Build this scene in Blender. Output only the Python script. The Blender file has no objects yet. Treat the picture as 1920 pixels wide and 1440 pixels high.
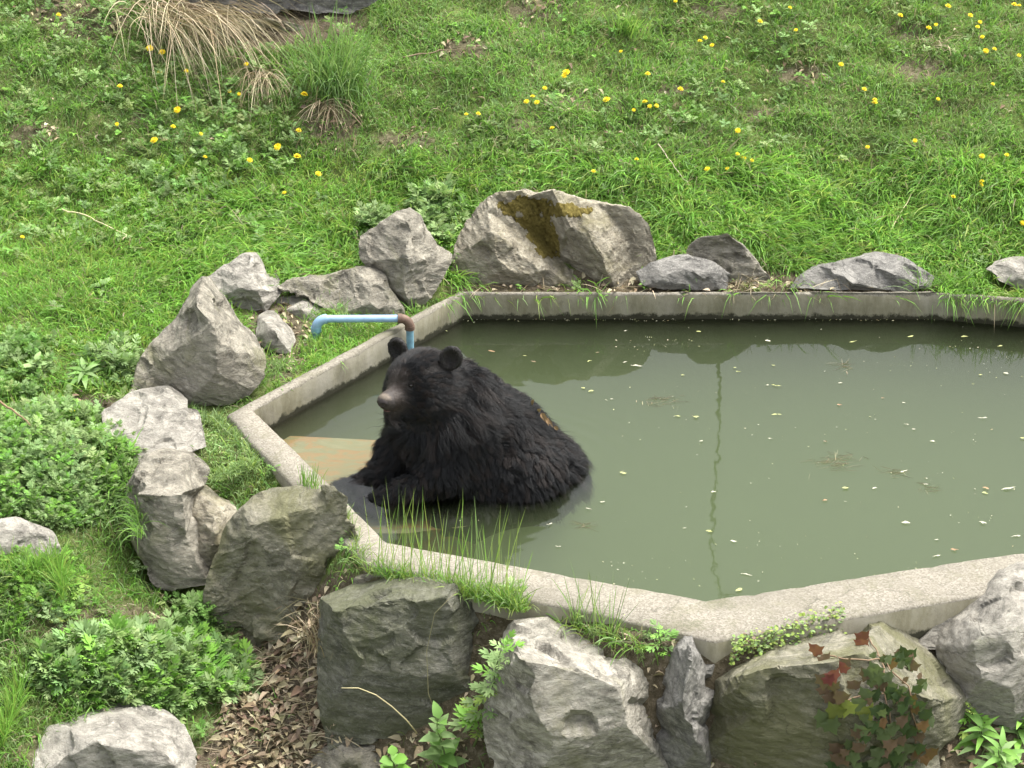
import bpy, bmesh, math, random
import numpy as np
from mathutils import Vector, Matrix, noise, geometry, kdtree
from mathutils.bvhtree import BVHTree
rng = np.random.default_rng(7)
random.seed(7)
S = bpy.context.scene
COL = S.collection

# ------------------------------------------------------------------ camera, sky, sun, exposure
PITCH, DIST, FPX = math.radians(28), 14.0, 4900.0
CY, CZ = -DIST * math.cos(PITCH), DIST * math.sin(PITCH)
cam_d = bpy.data.cameras.new('camera')
cam = bpy.data.objects.new('camera', cam_d)
COL.objects.link(cam)
cam.location = (0, CY, CZ)
cam.rotation_euler = (math.radians(90) - PITCH, 0, 0)
cam_d.sensor_width = 36
cam_d.lens = FPX / 1920 * 36
cam_d.clip_end = 500
S.camera = cam

SUN_EL, SUN_AZ = math.radians(62), math.radians(58)     # azimuth from +Y (behind the pool) towards +X
w = bpy.data.worlds.new('World'); S.world = w; w.use_nodes = True
nt = w.node_tree; nt.nodes.clear()
sky = nt.nodes.new('ShaderNodeTexSky'); sky.sky_type = 'NISHITA'; sky.sun_disc = False
sky.sun_elevation = SUN_EL; sky.sun_rotation = SUN_AZ
sky.air_density = 1.0; sky.dust_density = 4.0; sky.ozone_density = 1.0
hs = nt.nodes.new('ShaderNodeHueSaturation'); hs.inputs['Saturation'].default_value = 0.18
bg = nt.nodes.new('ShaderNodeBackground'); bg.inputs['Strength'].default_value = 0.15
ow = nt.nodes.new('ShaderNodeOutputWorld')
nt.links.new(sky.outputs[0], hs.inputs['Color']); nt.links.new(hs.outputs[0], bg.inputs['Color']); nt.links.new(bg.outputs[0], ow.inputs[0])
sun_d = bpy.data.lights.new('sun', 'SUN'); sun_d.energy = 2.3; sun_d.angle = math.radians(35); sun_d.color = (1, .95, .87)
sun = bpy.data.objects.new('sun', sun_d); COL.objects.link(sun)
sdir = Vector((math.sin(SUN_AZ) * math.cos(SUN_EL), math.cos(SUN_AZ) * math.cos(SUN_EL), math.sin(SUN_EL)))
sun.rotation_euler = sdir.to_track_quat('Z', 'Y').to_euler()
S.view_settings.view_transform = 'Standard'; S.view_settings.look = 'None'
S.view_settings.gamma = 1; S.view_settings.exposure = 1.52
S.render.engine = 'CYCLES'
S.cycles.volume_bounces = 4; S.cycles.max_bounces = 10; S.cycles.transparent_max_bounces = 12
S.cycles.diffuse_bounces = 4; S.cycles.glossy_bounces = 3; S.cycles.caustics_reflective = False; S.cycles.caustics_refractive = False
S.cycles.use_denoising = True

# ------------------------------------------------------------------ where a photograph point lies in the place
cp, sp = math.cos(PITCH), math.sin(PITCH)
def ray(px, py):
    a, b = (px - 960) / FPX, (720 - py) / FPX
    return np.array([a, cp + b * sp, -sp + b * cp])
def at_z(px, py, z):
    d = ray(px, py); t = (z - CZ) / d[2]
    return np.array([0, CY, CZ]) + d * t
def at_y(px, py, y):
    d = ray(px, py); t = (y - CY) / d[1]
    return np.array([0, CY, CZ]) + d * t
def proj(P):
    P = np.asarray(P, float); q = P - np.array([0, CY, CZ])
    dep = q[..., 1] * cp - q[..., 2] * sp
    up = q[..., 1] * sp + q[..., 2] * cp
    return 960 + FPX * q[..., 0] / dep, 720 - FPX * up / dep

# ------------------------------------------------------------------ object helpers
def link(name, me, mat=None, parent=None):
    o = bpy.data.objects.new(name, me); COL.objects.link(o)
    if mat is not None and me is not None and len(me.materials) == 0: me.materials.append(mat)
    if parent is not None: o.parent = parent
    return o
def tag(o, label=None, cat=None, group=None, kind=None):
    if label: o['label'] = label
    if cat: o['category'] = cat
    if group: o['group'] = group
    if kind: o['kind'] = kind
    return o
def empty(name, loc, rz=0):
    o = bpy.data.objects.new(name, None); COL.objects.link(o); o.location = loc; o.rotation_euler = (0, 0, rz)
    o.empty_display_size = .1
    return o
def np_mesh(name, V, F, col=None, smooth=False):
    V = np.asarray(V, np.float32); F = np.asarray(F, np.int32); n = F.shape[1]
    me = bpy.data.meshes.new(name)
    me.vertices.add(len(V)); me.vertices.foreach_set('co', V.ravel())
    me.loops.add(F.size); me.loops.foreach_set('vertex_index', F.ravel())
    me.polygons.add(len(F)); me.polygons.foreach_set('loop_start', np.arange(0, F.size, n, dtype=np.int32))
    if smooth: me.polygons.foreach_set('use_smooth', np.ones(len(F), bool))
    me.update(calc_edges=True)
    if col is not None:
        a = me.attributes.new('tint', 'FLOAT_COLOR', 'POINT')
        c = np.ones((len(V), 4), np.float32); c[:, :3] = col
        a.data.foreach_set('color', c.ravel())
    return me
def bm_mesh(name, bm, smooth=True):
    me = bpy.data.meshes.new(name); bm.to_mesh(me); bm.free()
    if smooth:
        for p in me.polygons: p.use_smooth = True
    return me
def tube_arrays(pts, rad, n=6, cap=True):
    pts = np.asarray(pts, float); k = len(pts)
    rad = np.full(k, rad) if np.isscalar(rad) else np.asarray(rad, float)
    V = []; F = []
    t = np.gradient(pts, axis=0); t /= np.linalg.norm(t, axis=1)[:, None] + 1e-9
    ref = np.array([0, 0, 1.0]) if abs(t[0][2]) < .9 else np.array([1.0, 0, 0])
    u = np.cross(t[0], ref); u /= np.linalg.norm(u)
    for i in range(k):
        u = u - t[i] * u.dot(t[i]); u /= np.linalg.norm(u) + 1e-9
        v = np.cross(t[i], u)
        for j in range(n):
            a = 2 * math.pi * j / n
            V.append(pts[i] + rad[i] * (math.cos(a) * u + math.sin(a) * v))
    for i in range(k - 1):
        for j in range(n):
            a, b = i * n + j, i * n + (j + 1) % n
            F += [(a, b, b + n), (a, b + n, a + n)]
    if cap:
        for base, r in ((0, 1), ((k - 1) * n, -1)):
            for j in range(1, n - 1):
                F.append((base, base + j + 1, base + j)[::r])
    return np.array(V), np.array(F)
def merge(parts):
    V, F, o = [], [], 0
    for v, f in parts:
        V.append(v); F.append(np.asarray(f) + o); o += len(v)
    return np.concatenate(V), np.concatenate(F)

# ------------------------------------------------------------------ materials
def newmat(name):
    m = bpy.data.materials.new(name); m.use_nodes = True
    t = m.node_tree; t.nodes.clear()
    out = t.nodes.new('ShaderNodeOutputMaterial')
    return m, t, out
def N(t, typ, **kw):
    n = t.nodes.new(typ)
    for k, v in kw.items():
        if k.startswith('i_'):
            key = k[2:]
            n.inputs[int(key) if key.isdigit() else key.replace('_', ' ')].default_value = v
        else: setattr(n, k, v)
    return n
def L(t, a, b): t.links.new(a, b)
def noise_n(t, vec, scale, detail=6, rough=.6, dist=0):
    n = N(t, 'ShaderNodeTexNoise'); n.inputs['Scale'].default_value = scale; n.inputs['Detail'].default_value = detail
    n.inputs['Roughness'].default_value = rough; n.inputs['Distortion'].default_value = dist
    if vec is not None: L(t, vec, n.inputs['Vector'])
    return n.outputs['Fac']
def ramp(t, fac, stops):
    r = N(t, 'ShaderNodeValToRGB'); e = r.color_ramp.elements
    while len(e) < len(stops): e.new(.5)
    for i, (p, c) in enumerate(stops):
        e[i].position = p; e[i].color = (*c, 1) if len(c) == 3 else c
    L(t, fac, r.inputs[0]); return r.outputs[0]
def bw(t, fac, a, b):
    return ramp(t, fac, [(a, (0, 0, 0)), (b, (1, 1, 1))])
def mix(t, fac, a, b, mode='MIX'):
    m = N(t, 'ShaderNodeMix', data_type='RGBA', blend_type=mode)
    for s, v in ((0, fac), (6, a), (7, b)):
        if hasattr(v, 'is_linked'): L(t, v, m.inputs[s])
        elif s == 0: m.inputs[0].default_value = v
        else: m.inputs[s].default_value = (*v, 1)
    return m.outputs[2]
def bump(t, h, strength, distance, prev=None):
    b = N(t, 'ShaderNodeBump'); b.inputs['Strength'].default_value = strength; b.inputs['Distance'].default_value = distance
    L(t, h, b.inputs['Height'])
    if prev is not None: L(t, prev, b.inputs['Normal'])
    return b.outputs[0]
def pbr(t, out, color, rough=.8, normal=None, spec=.3):
    p = N(t, 'ShaderNodeBsdfPrincipled')
    if hasattr(color, 'is_linked'): L(t, color, p.inputs['Base Color'])
    else: p.inputs['Base Color'].default_value = (*color, 1)
    if hasattr(rough, 'is_linked'): L(t, rough, p.inputs['Roughness'])
    else: p.inputs['Roughness'].default_value = rough
    p.inputs['Specular IOR Level'].default_value = spec
    if normal is not None: L(t, normal, p.inputs['Normal'])
    L(t, p.outputs[0], out.inputs[0]); return p
def objco(t, rot=(0, 0, 0), scale=(1, 1, 1), loc=(0, 0, 0)):
    c = N(t, 'ShaderNodeTexCoord'); m = N(t, 'ShaderNodeMapping')
    m.inputs['Rotation'].default_value = rot; m.inputs['Scale'].default_value = scale; m.inputs['Location'].default_value = loc
    L(t, c.outputs['Object'], m.inputs[0]); return m.outputs[0]

def rock_mat(name, dark, mid, light, green=.3, greencol=(.10, .115, .06), seed=0, strata=(0, 0, 0)):
    m, t, out = newmat(name)
    v = objco(t, strata, (1, 1, 2.6), (seed, seed * .7, seed * 1.3))
    v0 = objco(t, (0, 0, 0), (1, 1, 1), (seed * 1.7, seed, seed))
    big = noise_n(t, v0, 3.0, 6, .65, .6)
    mid_n = noise_n(t, v, 11, 10, .74, .35)
    fine = noise_n(t, v, 55, 8, .75)
    c = ramp(t, mid_n, [(.36, dark), (.49, mid), (.62, light)])
    c = mix(t, bw(t, big, .42, .62), c, mix(t, .5, c, light))
    spk = bw(t, noise_n(t, v0, 90, 4, .8), .56, .66)
    c = mix(t, spk, c, mix(t, .45, c, (.50, .50, .46)))
    dk = bw(t, noise_n(t, v, 24, 8, .8, .6), .57, .66)
    c = mix(t, dk, c, mix(t, .65, c, (.03, .03, .025)))
    g = bw(t, noise_n(t, v0, 2.4, 7, .7, .9), .62 - green * .4, .80 - green * .4)
    gm = N(t, 'ShaderNodeMath', operation='MULTIPLY'); L(t, g, gm.inputs[0]); gm.inputs[1].default_value = .75
    c = mix(t, gm.outputs[0], c, mix(t, fine, greencol, tuple(x * 1.7 for x in greencol)))
    vor = N(t, 'ShaderNodeTexVoronoi', feature='DISTANCE_TO_EDGE'); vor.inputs['Scale'].default_value = 2.6
    dv = N(t, 'ShaderNodeMix', data_type='VECTOR'); dv.inputs[0].default_value = .18
    nz = N(t, 'ShaderNodeTexNoise'); nz.inputs['Scale'].default_value = 5; nz.inputs['Detail'].default_value = 5
    L(t, v, nz.inputs['Vector']); L(t, v, dv.inputs[4]); L(t, nz.outputs['Color'], dv.inputs[5])
    L(t, dv.outputs[1], vor.inputs['Vector'])
    crack = bw(t, vor.outputs['Distance'], 0.0, .012)
    c = mix(t, crack, mix(t, .35, c, (.04, .04, .035)), c)
    n1 = bump(t, mid_n, 1.0, .04)
    n2 = bump(t, fine, .9, .010, n1)
    n3 = bump(t, crack, .35, .01, n2)
    pbr(t, out, c, .88, n3, .25)
    return m
ROCK = {
    'grey': rock_mat('rock_grey', (0.099, 0.091, 0.072), (0.213, 0.196, 0.157), (0.409, 0.378, 0.307), .22, (0.149, 0.147, 0.074), seed=1, strata=(.5, .3, 0)),
    'pale': rock_mat('rock_pale', (0.143, 0.133, 0.113), (0.279, 0.262, 0.225), (0.471, 0.443, 0.382), .06, seed=5, strata=(0.248, 0.590, 0.318)),
    'green': rock_mat('rock_green', (0.087, 0.083, 0.061), (0.186, 0.177, 0.131), (0.360, 0.336, 0.260), .52, (0.118, 0.118, 0.055), seed=9, strata=(1.116, 0.472, 0.318)),
    'dark': rock_mat('rock_dark', (0.068, 0.067, 0.054), (0.146, 0.144, 0.117), (0.291, 0.280, 0.233), .50, (0.087, 0.094, 0.048), seed=13, strata=(0.372, 1.062, 0.212)),
    'warm': rock_mat('rock_warm', (0.118, 0.103, 0.074), (0.267, 0.238, 0.178), (0.484, 0.443, 0.345), .26, (0.167, 0.153, 0.074), seed=17, strata=(1.2, .2, .3)),
    'slate': rock_mat('rock_slate', (0.105, 0.101, 0.093), (0.196, 0.189, 0.173), (0.329, 0.316, 0.286), .02, seed=21, strata=(0.248, 0.236, 0.318)),
    'streak': rock_mat('rock_streak', (0.105, 0.097, 0.078), (0.254, 0.236, 0.196), (0.533, 0.501, 0.424), .15, (0.149, 0.147, 0.074), seed=25, strata=(0.310, 1.121, 0.212)),
}
def leaf_mat(name, rough=.55, trans=.35, spec=.3):
    m, t, out = newmat(name)
    a = N(t, 'ShaderNodeAttribute', attribute_name='tint')
    p = N(t, 'ShaderNodeBsdfPrincipled'); p.inputs['Roughness'].default_value = rough; p.inputs['Specular IOR Level'].default_value = spec
    L(t, a.outputs['Color'], p.inputs['Base Color'])
    tr = N(t, 'ShaderNodeBsdfTranslucent')
    yel = mix(t, .35, a.outputs['Color'], (.16, .22, .03))
    L(t, yel, tr.inputs[0])
    ms = N(t, 'ShaderNodeMixShader'); ms.inputs[0].default_value = trans
    L(t, p.outputs[0], ms.inputs[1]); L(t, tr.outputs[0], ms.inputs[2]); L(t, ms.outputs[0], out.inputs[0])
    return m
M_GRASS = leaf_mat('grass_blades', .5, .5, .35)
M_LEAF = leaf_mat('soft_leaf', .6, .4, .3)
M_DRY = leaf_mat('dry_leaf', .85, .12, .1)
def plain(name, col, rough=.6, spec=.3, nscale=0, var=.3):
    m, t, out = newmat(name)
    if nscale:
        n = noise_n(t, objco(t), nscale, 6, .6)
        c = ramp(t, n, [(.3, tuple(x * (1 - var) for x in col)), (.7, tuple(min(1, x * (1 + var)) for x in col))])
        pbr(t, out, c, rough, bump(t, n, .3, .004), spec)
    else: pbr(t, out, col, rough, None, spec)
    return m

def soil_mat():
    m, t, out = newmat('soil')
    v = objco(t)
    a = noise_n(t, v, 2.2, 6, .6); b = noise_n(t, v, 28, 8, .75); c_ = noise_n(t, v, 110, 5, .7)
    c = ramp(t, b, [(.3, (.055, .043, .028)), (.5, (.12, .095, .066)), (.7, (.25, .21, .16))])
    at = N(t, 'ShaderNodeAttribute', attribute_name='tint'); sc_ = N(t, 'ShaderNodeSeparateColor'); L(t, at.outputs['Color'], sc_.inputs[0])
    turf = ramp(t, b, [(.3, (.06, .09, .02)), (.5, (.11, .155, .04)), (.7, (.17, .215, .065))])
    c = mix(t, sc_.outputs[0], c, mix(t, bw(t, a, .36, .56), mix(t, .35, turf, c), turf))
    c = mix(t, bw(t, c_, .6, .7), c, (.30, .26, .20))
    pbr(t, out, c, .95, bump(t, c_, .5, .01, bump(t, b, .9, .03)), .1)
    return m
def concrete_mat(name, face=False):
    m, t, out = newmat(name)
    v = objco(t)
    big = noise_n(t, v, 2.5, 6, .6, .3); mid_ = noise_n(t, v, 16, 8, .7)
    vor = N(t, 'ShaderNodeTexVoronoi'); vor.inputs['Scale'].default_value = 130; L(t, v, vor.inputs['Vector'])
    sepc = N(t, 'ShaderNodeSeparateColor'); L(t, vor.outputs['Color'], sepc.inputs[0])
    gr = sepc.outputs[0]
    if not face:
        c = ramp(t, gr, [(.1, (.145, .133, .108)), (.45, (.205, .189, .156)), (.9, (.28, .26, .218))])
        c = mix(t, bw(t, mid_, .35, .7), mix(t, .45, c, (.21, .19, .15)), c)
        c = mix(t, bw(t, noise_n(t, v, 5, 8, .7), .52, .70), c, mix(t, .6, c, (.13, .125, .075)))
        c = mix(t, bw(t, noise_n(t, v, 1.3, 7, .7), .48, .60), c, mix(t, .55, c, (.15, .138, .11)))
        vc = N(t, 'ShaderNodeTexVoronoi', feature='DISTANCE_TO_EDGE'); vc.inputs['Scale'].default_value = 1.15
        nw = N(t, 'ShaderNodeTexNoise'); nw.inputs['Scale'].default_value = 4; nw.inputs['Detail'].default_value = 6; L(t, v, nw.inputs['Vector'])
        dw = N(t, 'ShaderNodeMix', data_type='VECTOR'); dw.inputs[0].default_value = .22; L(t, v, dw.inputs[4]); L(t, nw.outputs['Color'], dw.inputs[5]); L(t, dw.outputs[1], vc.inputs['Vector'])
        cm = N(t, 'ShaderNodeMath', operation='MAXIMUM'); L(t, bw(t, vc.outputs['Distance'], .0, .004), cm.inputs[0]); L(t, bw(t, noise_n(t, v, 3.1, 3, .6), .46, .52), cm.inputs[1])
        c = mix(t, cm.outputs[0], mix(t, .45, c, (.05, .045, .035)), c)
        c = mix(t, bw(t, noise_n(t, v, 2.2, 8, .75, .6), .56, .70), c, mix(t, .55, c, (.09, .095, .045)))
        nn = bump(t, gr, .5, .004, bump(t, mid_, .6, .012))
    else:
        v2 = objco(t, scale=(1, 1, .25))
        st = noise_n(t, v2, 9, 8, .7)
        c = ramp(t, st, [(.3, (.13, .12, .08)), (.5, (.215, .20, .14)), (.72, (.29, .275, .215))])
        c = mix(t, bw(t, big, .45, .65), c, mix(t, .5, c, (.32, .30, .26)))
        # algae and dirt line left by the water
        sep = N(t, 'ShaderNodeSeparateXYZ'); L(t, v, sep.inputs[0])
        ad = N(t, 'ShaderNodeMath', operation='MULTIPLY_ADD'); L(t, noise_n(t, v, 14, 8, .75), ad.inputs[0]); ad.inputs[1].default_value = -.11; L(t, sep.outputs[2], ad.inputs[2])
        band = ramp(t, ad.outputs[0], [(0.0, (1, 1, 1)), (.0045, (0, 0, 0))])
        mp = N(t, 'ShaderNodeMapRange'); L(t, ad.outputs[0], mp.inputs[0]); mp.inputs[1].default_value = -.036; mp.inputs[2].default_value = -.018; mp.inputs[3].default_value = 1; mp.inputs[4].default_value = 0
        c = mix(t, mp.outputs[0], c, (.035, .034, .022))
        c = mix(t, bw(t, mid_, .6, .75), c, mix(t, .5, c, (.07, .07, .04)))
        nn = bump(t, mid_, .5, .01)
    pbr(t, out, c, .9, nn, .2)
    return m
def water_mat():
    m, t, out = newmat('murky_water')
    v = objco(t, scale=(1, 1, 1))
    n = noise_n(t, v, 1.6, 3, .5); n2 = noise_n(t, v, 9, 3, .5)
    # faint rings spreading from the bear
    vm = N(t, 'ShaderNodeVectorMath', operation='MULTIPLY_ADD'); L(t, v, vm.inputs[0]); vm.inputs[1].default_value = (1, 1.25, 0); vm.inputs[2].default_value = (.20, .92 * 1.25, 0)
    vl = N(t, 'ShaderNodeVectorMath', operation='LENGTH'); L(t, vm.outputs[0], vl.inputs[0])
    wv = N(t, 'ShaderNodeMath', operation='MULTIPLY_ADD'); L(t, vl.outputs['Value'], wv.inputs[0]); wv.inputs[1].default_value = 62; L(t, noise_n(t, v, 2.5, 3, .5), wv.inputs[2])
    sn = N(t, 'ShaderNodeMath', operation='SINE'); L(t, wv.outputs[0], sn.inputs[0])
    fd = N(t, 'ShaderNodeMapRange'); L(t, vl.outputs['Value'], fd.inputs[0]); fd.inputs[1].default_value = .55; fd.inputs[2].default_value = 1.25; fd.inputs[3].default_value = 1; fd.inputs[4].default_value = 0
    rp = N(t, 'ShaderNodeMath', operation='MULTIPLY'); L(t, sn.outputs[0], rp.inputs[0]); L(t, fd.outputs[0], rp.inputs[1])
    nb = bump(t, rp.outputs[0], .12, .004, bump(t, n2, .08, .004, bump(t, n, .14, .014)))
    fr = N(t, 'ShaderNodeFresnel'); fr.inputs['IOR'].default_value = 1.33; L(t, nb, fr.inputs['Normal'])
    gl = N(t, 'ShaderNodeBsdfGlossy'); gl.inputs['Roughness'].default_value = .015; L(t, nb, gl.inputs['Normal'])
    tr = N(t, 'ShaderNodeBsdfTransparent')
    ms = N(t, 'ShaderNodeMixShader'); L(t, fr.outputs[0], ms.inputs[0]); L(t, tr.outputs[0], ms.inputs[1]); L(t, gl.outputs[0], ms.inputs[2])
    L(t, ms.outputs[0], out.inputs['Surface'])
    vol = N(t, 'ShaderNodeVolumePrincipled')
    vol.inputs['Color'].default_value = (.268, .335, .185, 1); vol.inputs['Density'].default_value = 1.25
    vol.inputs['Absorption Color'].default_value = (0, 0, 0, 1)
    L(t, vol.outputs[0], out.inputs['Volume'])
    return m

# ------------------------------------------------------------------ the pool
RZ = .165
IN_PX = [(870, 549), (476, 766), (727, 1016), (1322, 1125), (1920, 1034), (2330, 970), (2420, 760), (2250, 592), (1755, 549)]
OUT_PX = [(858, 545.5), (424, 777), (684, 1054), (1342, 1200), (1930, 1100), (2420, 1020), (2540, 760), (2330, 583), (1757, 546.5)]
IN = np.array([at_z(*p, RZ)[:2] for p in IN_PX]); OUT = np.array([at_z(*p, RZ)[:2] for p in OUT_PX])
MIDL = (IN + OUT) / 2
def inside(P, poly):
    x, y = P[:, 0], P[:, 1]; r = np.zeros(len(P), bool); n = len(poly)
    for i in range(n):
        x1, y1 = poly[i]; x2, y2 = poly[(i + 1) % n]
        c = ((y1 > y) != (y2 > y)) & (x < (x2 - x1) * (y - y1) / (y2 - y1 + 1e-12) + x1)
        r ^= c
    return r
CONC_TOP = concrete_mat('rim_top_concrete'); CONC_FACE = concrete_mat('wall_face_concrete', True)
def build_wall():
    seg_in, seg_out = [], []
    n = len(IN)
    for i in range(n):
        k = max(2, int(np.linalg.norm(IN[(i + 1) % n] - IN[i]) / .045))
        for j in range(k):
            f = j / k
            seg_in.append(IN[i] * (1 - f) + IN[(i + 1) % n] * f); seg_out.append(OUT[i] * (1 - f) + OUT[(i + 1) % n] * f)
    k = len(seg_in)
    V, F, mi = [], [], []
    rows = 9
    for i in range(k):
        a, b = seg_in[i], seg_out[i]
        def nz(p, s, amp): return noise.noise(Vector((p[0] * s, p[1] * s, 3.1))) * amp
        chip = max(0, noise.noise(Vector((a[0] * 14, a[1] * 14, 8)))) * .022
        d = (b - a) / (np.linalg.norm(b - a) + 1e-9)
        a2 = a + d * (nz(a, 5, .006) + .0); b2 = b + d * (nz(b, 5, .012))
        prof = [(a2, -.95), (a2, -.2), (a2, -.02), (a2, .06), (a2, RZ - .014 - chip), (a2 + d * (.010 + chip), RZ + nz(a, 9, .003)),
                (b2 - d * .012, RZ + nz(b, 6, .006) - .002), (b2, RZ - .016), (b2, -.5)]
        for p, z in prof: V.append((p[0], p[1], z))
    for i in range(k):
        j = (i + 1) % k
        for r in range(rows - 1):
            F.append((i * rows + r, i * rows + r + 1, j * rows + r + 1, j * rows + r)); mi.append(0 if r in (4, 5, 6) else 1)
    me = np_mesh('pool_wall', V, F)
    me.materials.append(CONC_TOP); me.materials.append(CONC_FACE)
    me.polygons.foreach_set('material_index', mi); me.update()
    o = link('pool_wall', me)
    tag(o, 'low weathered concrete wall with broad top enclosing the murky green pool', 'pool wall', kind='structure')
build_wall()
# pool floor and water body
ctr = IN.mean(0)
def prism(poly, z0, z1):
    n = len(poly); V = [(*p, z1) for p in poly] + [(*p, z0) for p in poly]
    bm = bmesh.new(); vs = [bm.verts.new(v) for v in V]
    bm.faces.new(vs[:n]); bm.faces.new(vs[n:][::-1])
    for i in range(n): bm.faces.new((vs[i], vs[n + i], vs[n + (i + 1) % n], vs[(i + 1) % n]))
    bmesh.ops.recalc_face_normals(bm, faces=bm.faces); return bm
fo = link('pool_floor', bm_mesh('pool_floor', prism(IN * .55 + OUT * .45, -.94, -.86), False), plain('pool_floor_silt', (.10, .105, .06), .95, .1, 5)); tag(fo, kind='structure')
wo = link('water', bm_mesh('water', prism(IN * .8 + OUT * .2, -.85, 0), False), water_mat()); tag(wo, kind='structure')
# submerged step
def step_mat():
    m, t, out = newmat('stained_step'); v = objco(t, scale=(.6, 1.8, 1))
    n = noise_n(t, v, 7, 10, .74, .8)
    c = ramp(t, n, [(.35, (.20, .105, .042)), (.46, (.24, .145, .06)), (.54, (.16, .16, .08)), (.66, (.22, .20, .11))])
    pbr(t, out, c, .8, bump(t, n, .4, .01)); return m
stp = np.array([at_z(*p, -.11)[:2] for p in [(440, 812), (560, 818), (720, 826), (800, 880), (890, 958), (884, 985), (760, 1000), (640, 1000)]])
so = link('submerged_step', bm_mesh('submerged_step', prism(stp, -.84, -.11), False), step_mat())
tag(so, 'orange stained concrete step just under the water below the bear paws', 'step')

# ------------------------------------------------------------------ terrain
ctrl = [(300, 520, .24), (100, 520, .3), (600, 480, .25), (760, 470, .22), (1000, 542, .13), (1350, 542, .13), (1600, 545, .13), (1850, 545, .13),
        (1400, 480, .2), (1700, 450, .22), (250, 745, .15), (100, 740, .2), (0, 800, .18), (200, 780, .12), (430, 700, .13), (590, 640, .12), (700, 590, .13),
        (640, 668, .13), (380, 800, .11), (480, 880, .10), (330, 870, .10), (100, 900, .10), (20, 900, .12), (230, 1000, -.08), (100, 1050, 0), (0, 1040, .03),
        (150, 1150, -.12), (330, 1095, -.32), (0, 1200, -.15), (380, 1180, -.38), (150, 1320, -.32), (0, 1400, -.32), (400, 1300, -.45), (500, 1260, -.5),
        (500, 1400, -.6), (620, 1440, -.66), (200, 1440, -.47), (800, 1440, -.56), (760, 1397, -.53), (1000, 1470, -.48), (1150, 1475, -.44), (1300, 1475, -.44), (1500, 1485, -.44), (1700, 1480, -.44), (1900, 1400, -.34), (2050, 1300, -.3),
        (600, 940, .11), (660, 1070, .10), (530, 895, .12), (450, 810, .12), (480, 740, .12), (620, 1000, .11), (560, 690, .13), (780, 1100, .09),  (860, 1120, .07), (960, 1150, .05), (1120, 1200, .06), (1240, 1224, .08), (1400, 1224, .08), (1600, 1168, .06), (1780, 1150, .03), (1940, 1105, .03)]
CP = [at_z(a, b, c) for a, b, c in ctrl]
for X in (-4, -2.6, -1.2, 0, 1.2, 2.6, 4):
    for Y in (1.5, 2.2, 3.0, 4.4):
        CP.append(np.array([X, Y, .24 + .38 * (Y - 1.35) + .04 * math.sin(X * 1.7 + Y)]))
CP = np.array(CP)
def tps(r2): return np.where(r2 > 1e-12, r2 * np.log(r2 + 1e-12), 0)
K = tps(((CP[:, None, :2] - CP[None, :, :2]) ** 2).sum(-1)) + np.eye(len(CP)) * .002
A = np.zeros((len(CP) + 3, len(CP) + 3)); A[:-3, :-3] = K; A[:-3, -3] = 1; A[:-3, -2:] = CP[:, :2]; A[-3:, :-3] = A[:-3, -3:].T
SOL = np.linalg.solve(A, np.concatenate([CP[:, 2], [0, 0, 0]]))
def terrain_z(x, y):
    x = np.asarray(x, float); y = np.asarray(y, float); sh = x.shape
    xf, yf = x.ravel(), y.ravel()
    xc, yc = np.clip(xf, -4, 4), np.clip(yf, -3.3, 4.4)
    out = np.empty(len(xf))
    for i in range(0, len(xf), 20000):
        a, b = xc[i:i + 20000], yc[i:i + 20000]
        r2 = (a[:, None] - CP[None, :, 0]) ** 2 + (b[:, None] - CP[None, :, 1]) ** 2
        out[i:i + 20000] = tps(r2) @ SOL[:-3] + SOL[-3] + SOL[-2] * a + SOL[-1] * b
    out += .38 * np.clip(yf - 4.4, 0, 14) - .25 * np.clip(-3.3 - yf, 0, 8)
    bump_ = .018 * np.sin(xf * 5.1 + 1.3 * np.sin(yf * 3.7)) * np.sin(yf * 6.3 + xf) + .010 * np.sin(xf * 13 + yf * 7) * np.sin(yf * 15 - xf * 4)
    hill = np.clip((yf - 1.2) / .8, 0, 1)
    out += bump_ * (.5 + 1.3 * hill)
    # the ground never stands above the pool rim beside it
    n = len(OUT); dmin = np.full(len(xf), 9.0); Pxy = np.stack([xf, yf], 1)
    for i in range(n):
        a, b = OUT[i], OUT[(i + 1) % n]; ab = b - a
        tt = np.clip(((Pxy - a) @ ab) / (ab @ ab), 0, 1)
        dmin = np.minimum(dmin, np.linalg.norm(Pxy - a - tt[:, None] * ab, axis=1))
    dmin[inside(Pxy, OUT)] = 0
    out = np.minimum(out, .125 + np.maximum(0, dmin - .05) * 1.2)
    return out.reshape(sh)
def ground_hit(px, py):
    d = ray(px, py); o = np.array([0, CY, CZ]); ts = np.linspace(8, 22, 1400)
    P = o + d[None] * ts[:, None]
    below = P[:, 2] < terrain_z(P[:, 0], P[:, 1])
    i = int(np.argmax(below)) if below.any() else len(ts) - 1
    return P[i]
def axis(lo, hi, step, far):
    a = list(np.arange(lo, hi + 1e-6, step)); s = step; x = lo
    L_ = []
    while x > -far: s *= 1.6; x -= s; L_.append(x)
    R_ = []; s = step; x = hi
    while x < far: s *= 1.6; x += s; R_.append(x)
    return np.array(L_[::-1] + a + R_)
gx, gy = axis(-4, 4, .035, 120), axis(-3.4, 4.6, .035, 120)
GX, GY = np.meshgrid(gx, gy)
GZ = terrain_z(GX, GY)
nx, ny = len(gx), len(gy)
ii = np.arange(nx * ny).reshape(ny, nx)
Q = np.stack([ii[:-1, :-1], ii[:-1, 1:], ii[1:, 1:], ii[1:, :-1]], -1).reshape(-1, 4)
V3 = np.stack([GX, GY, GZ], -1).reshape(-1, 3)
ins = inside(V3[:, :2], IN * .35 + OUT * .65)
Q = Q[~ins[Q].any(1)]
go = None

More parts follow.
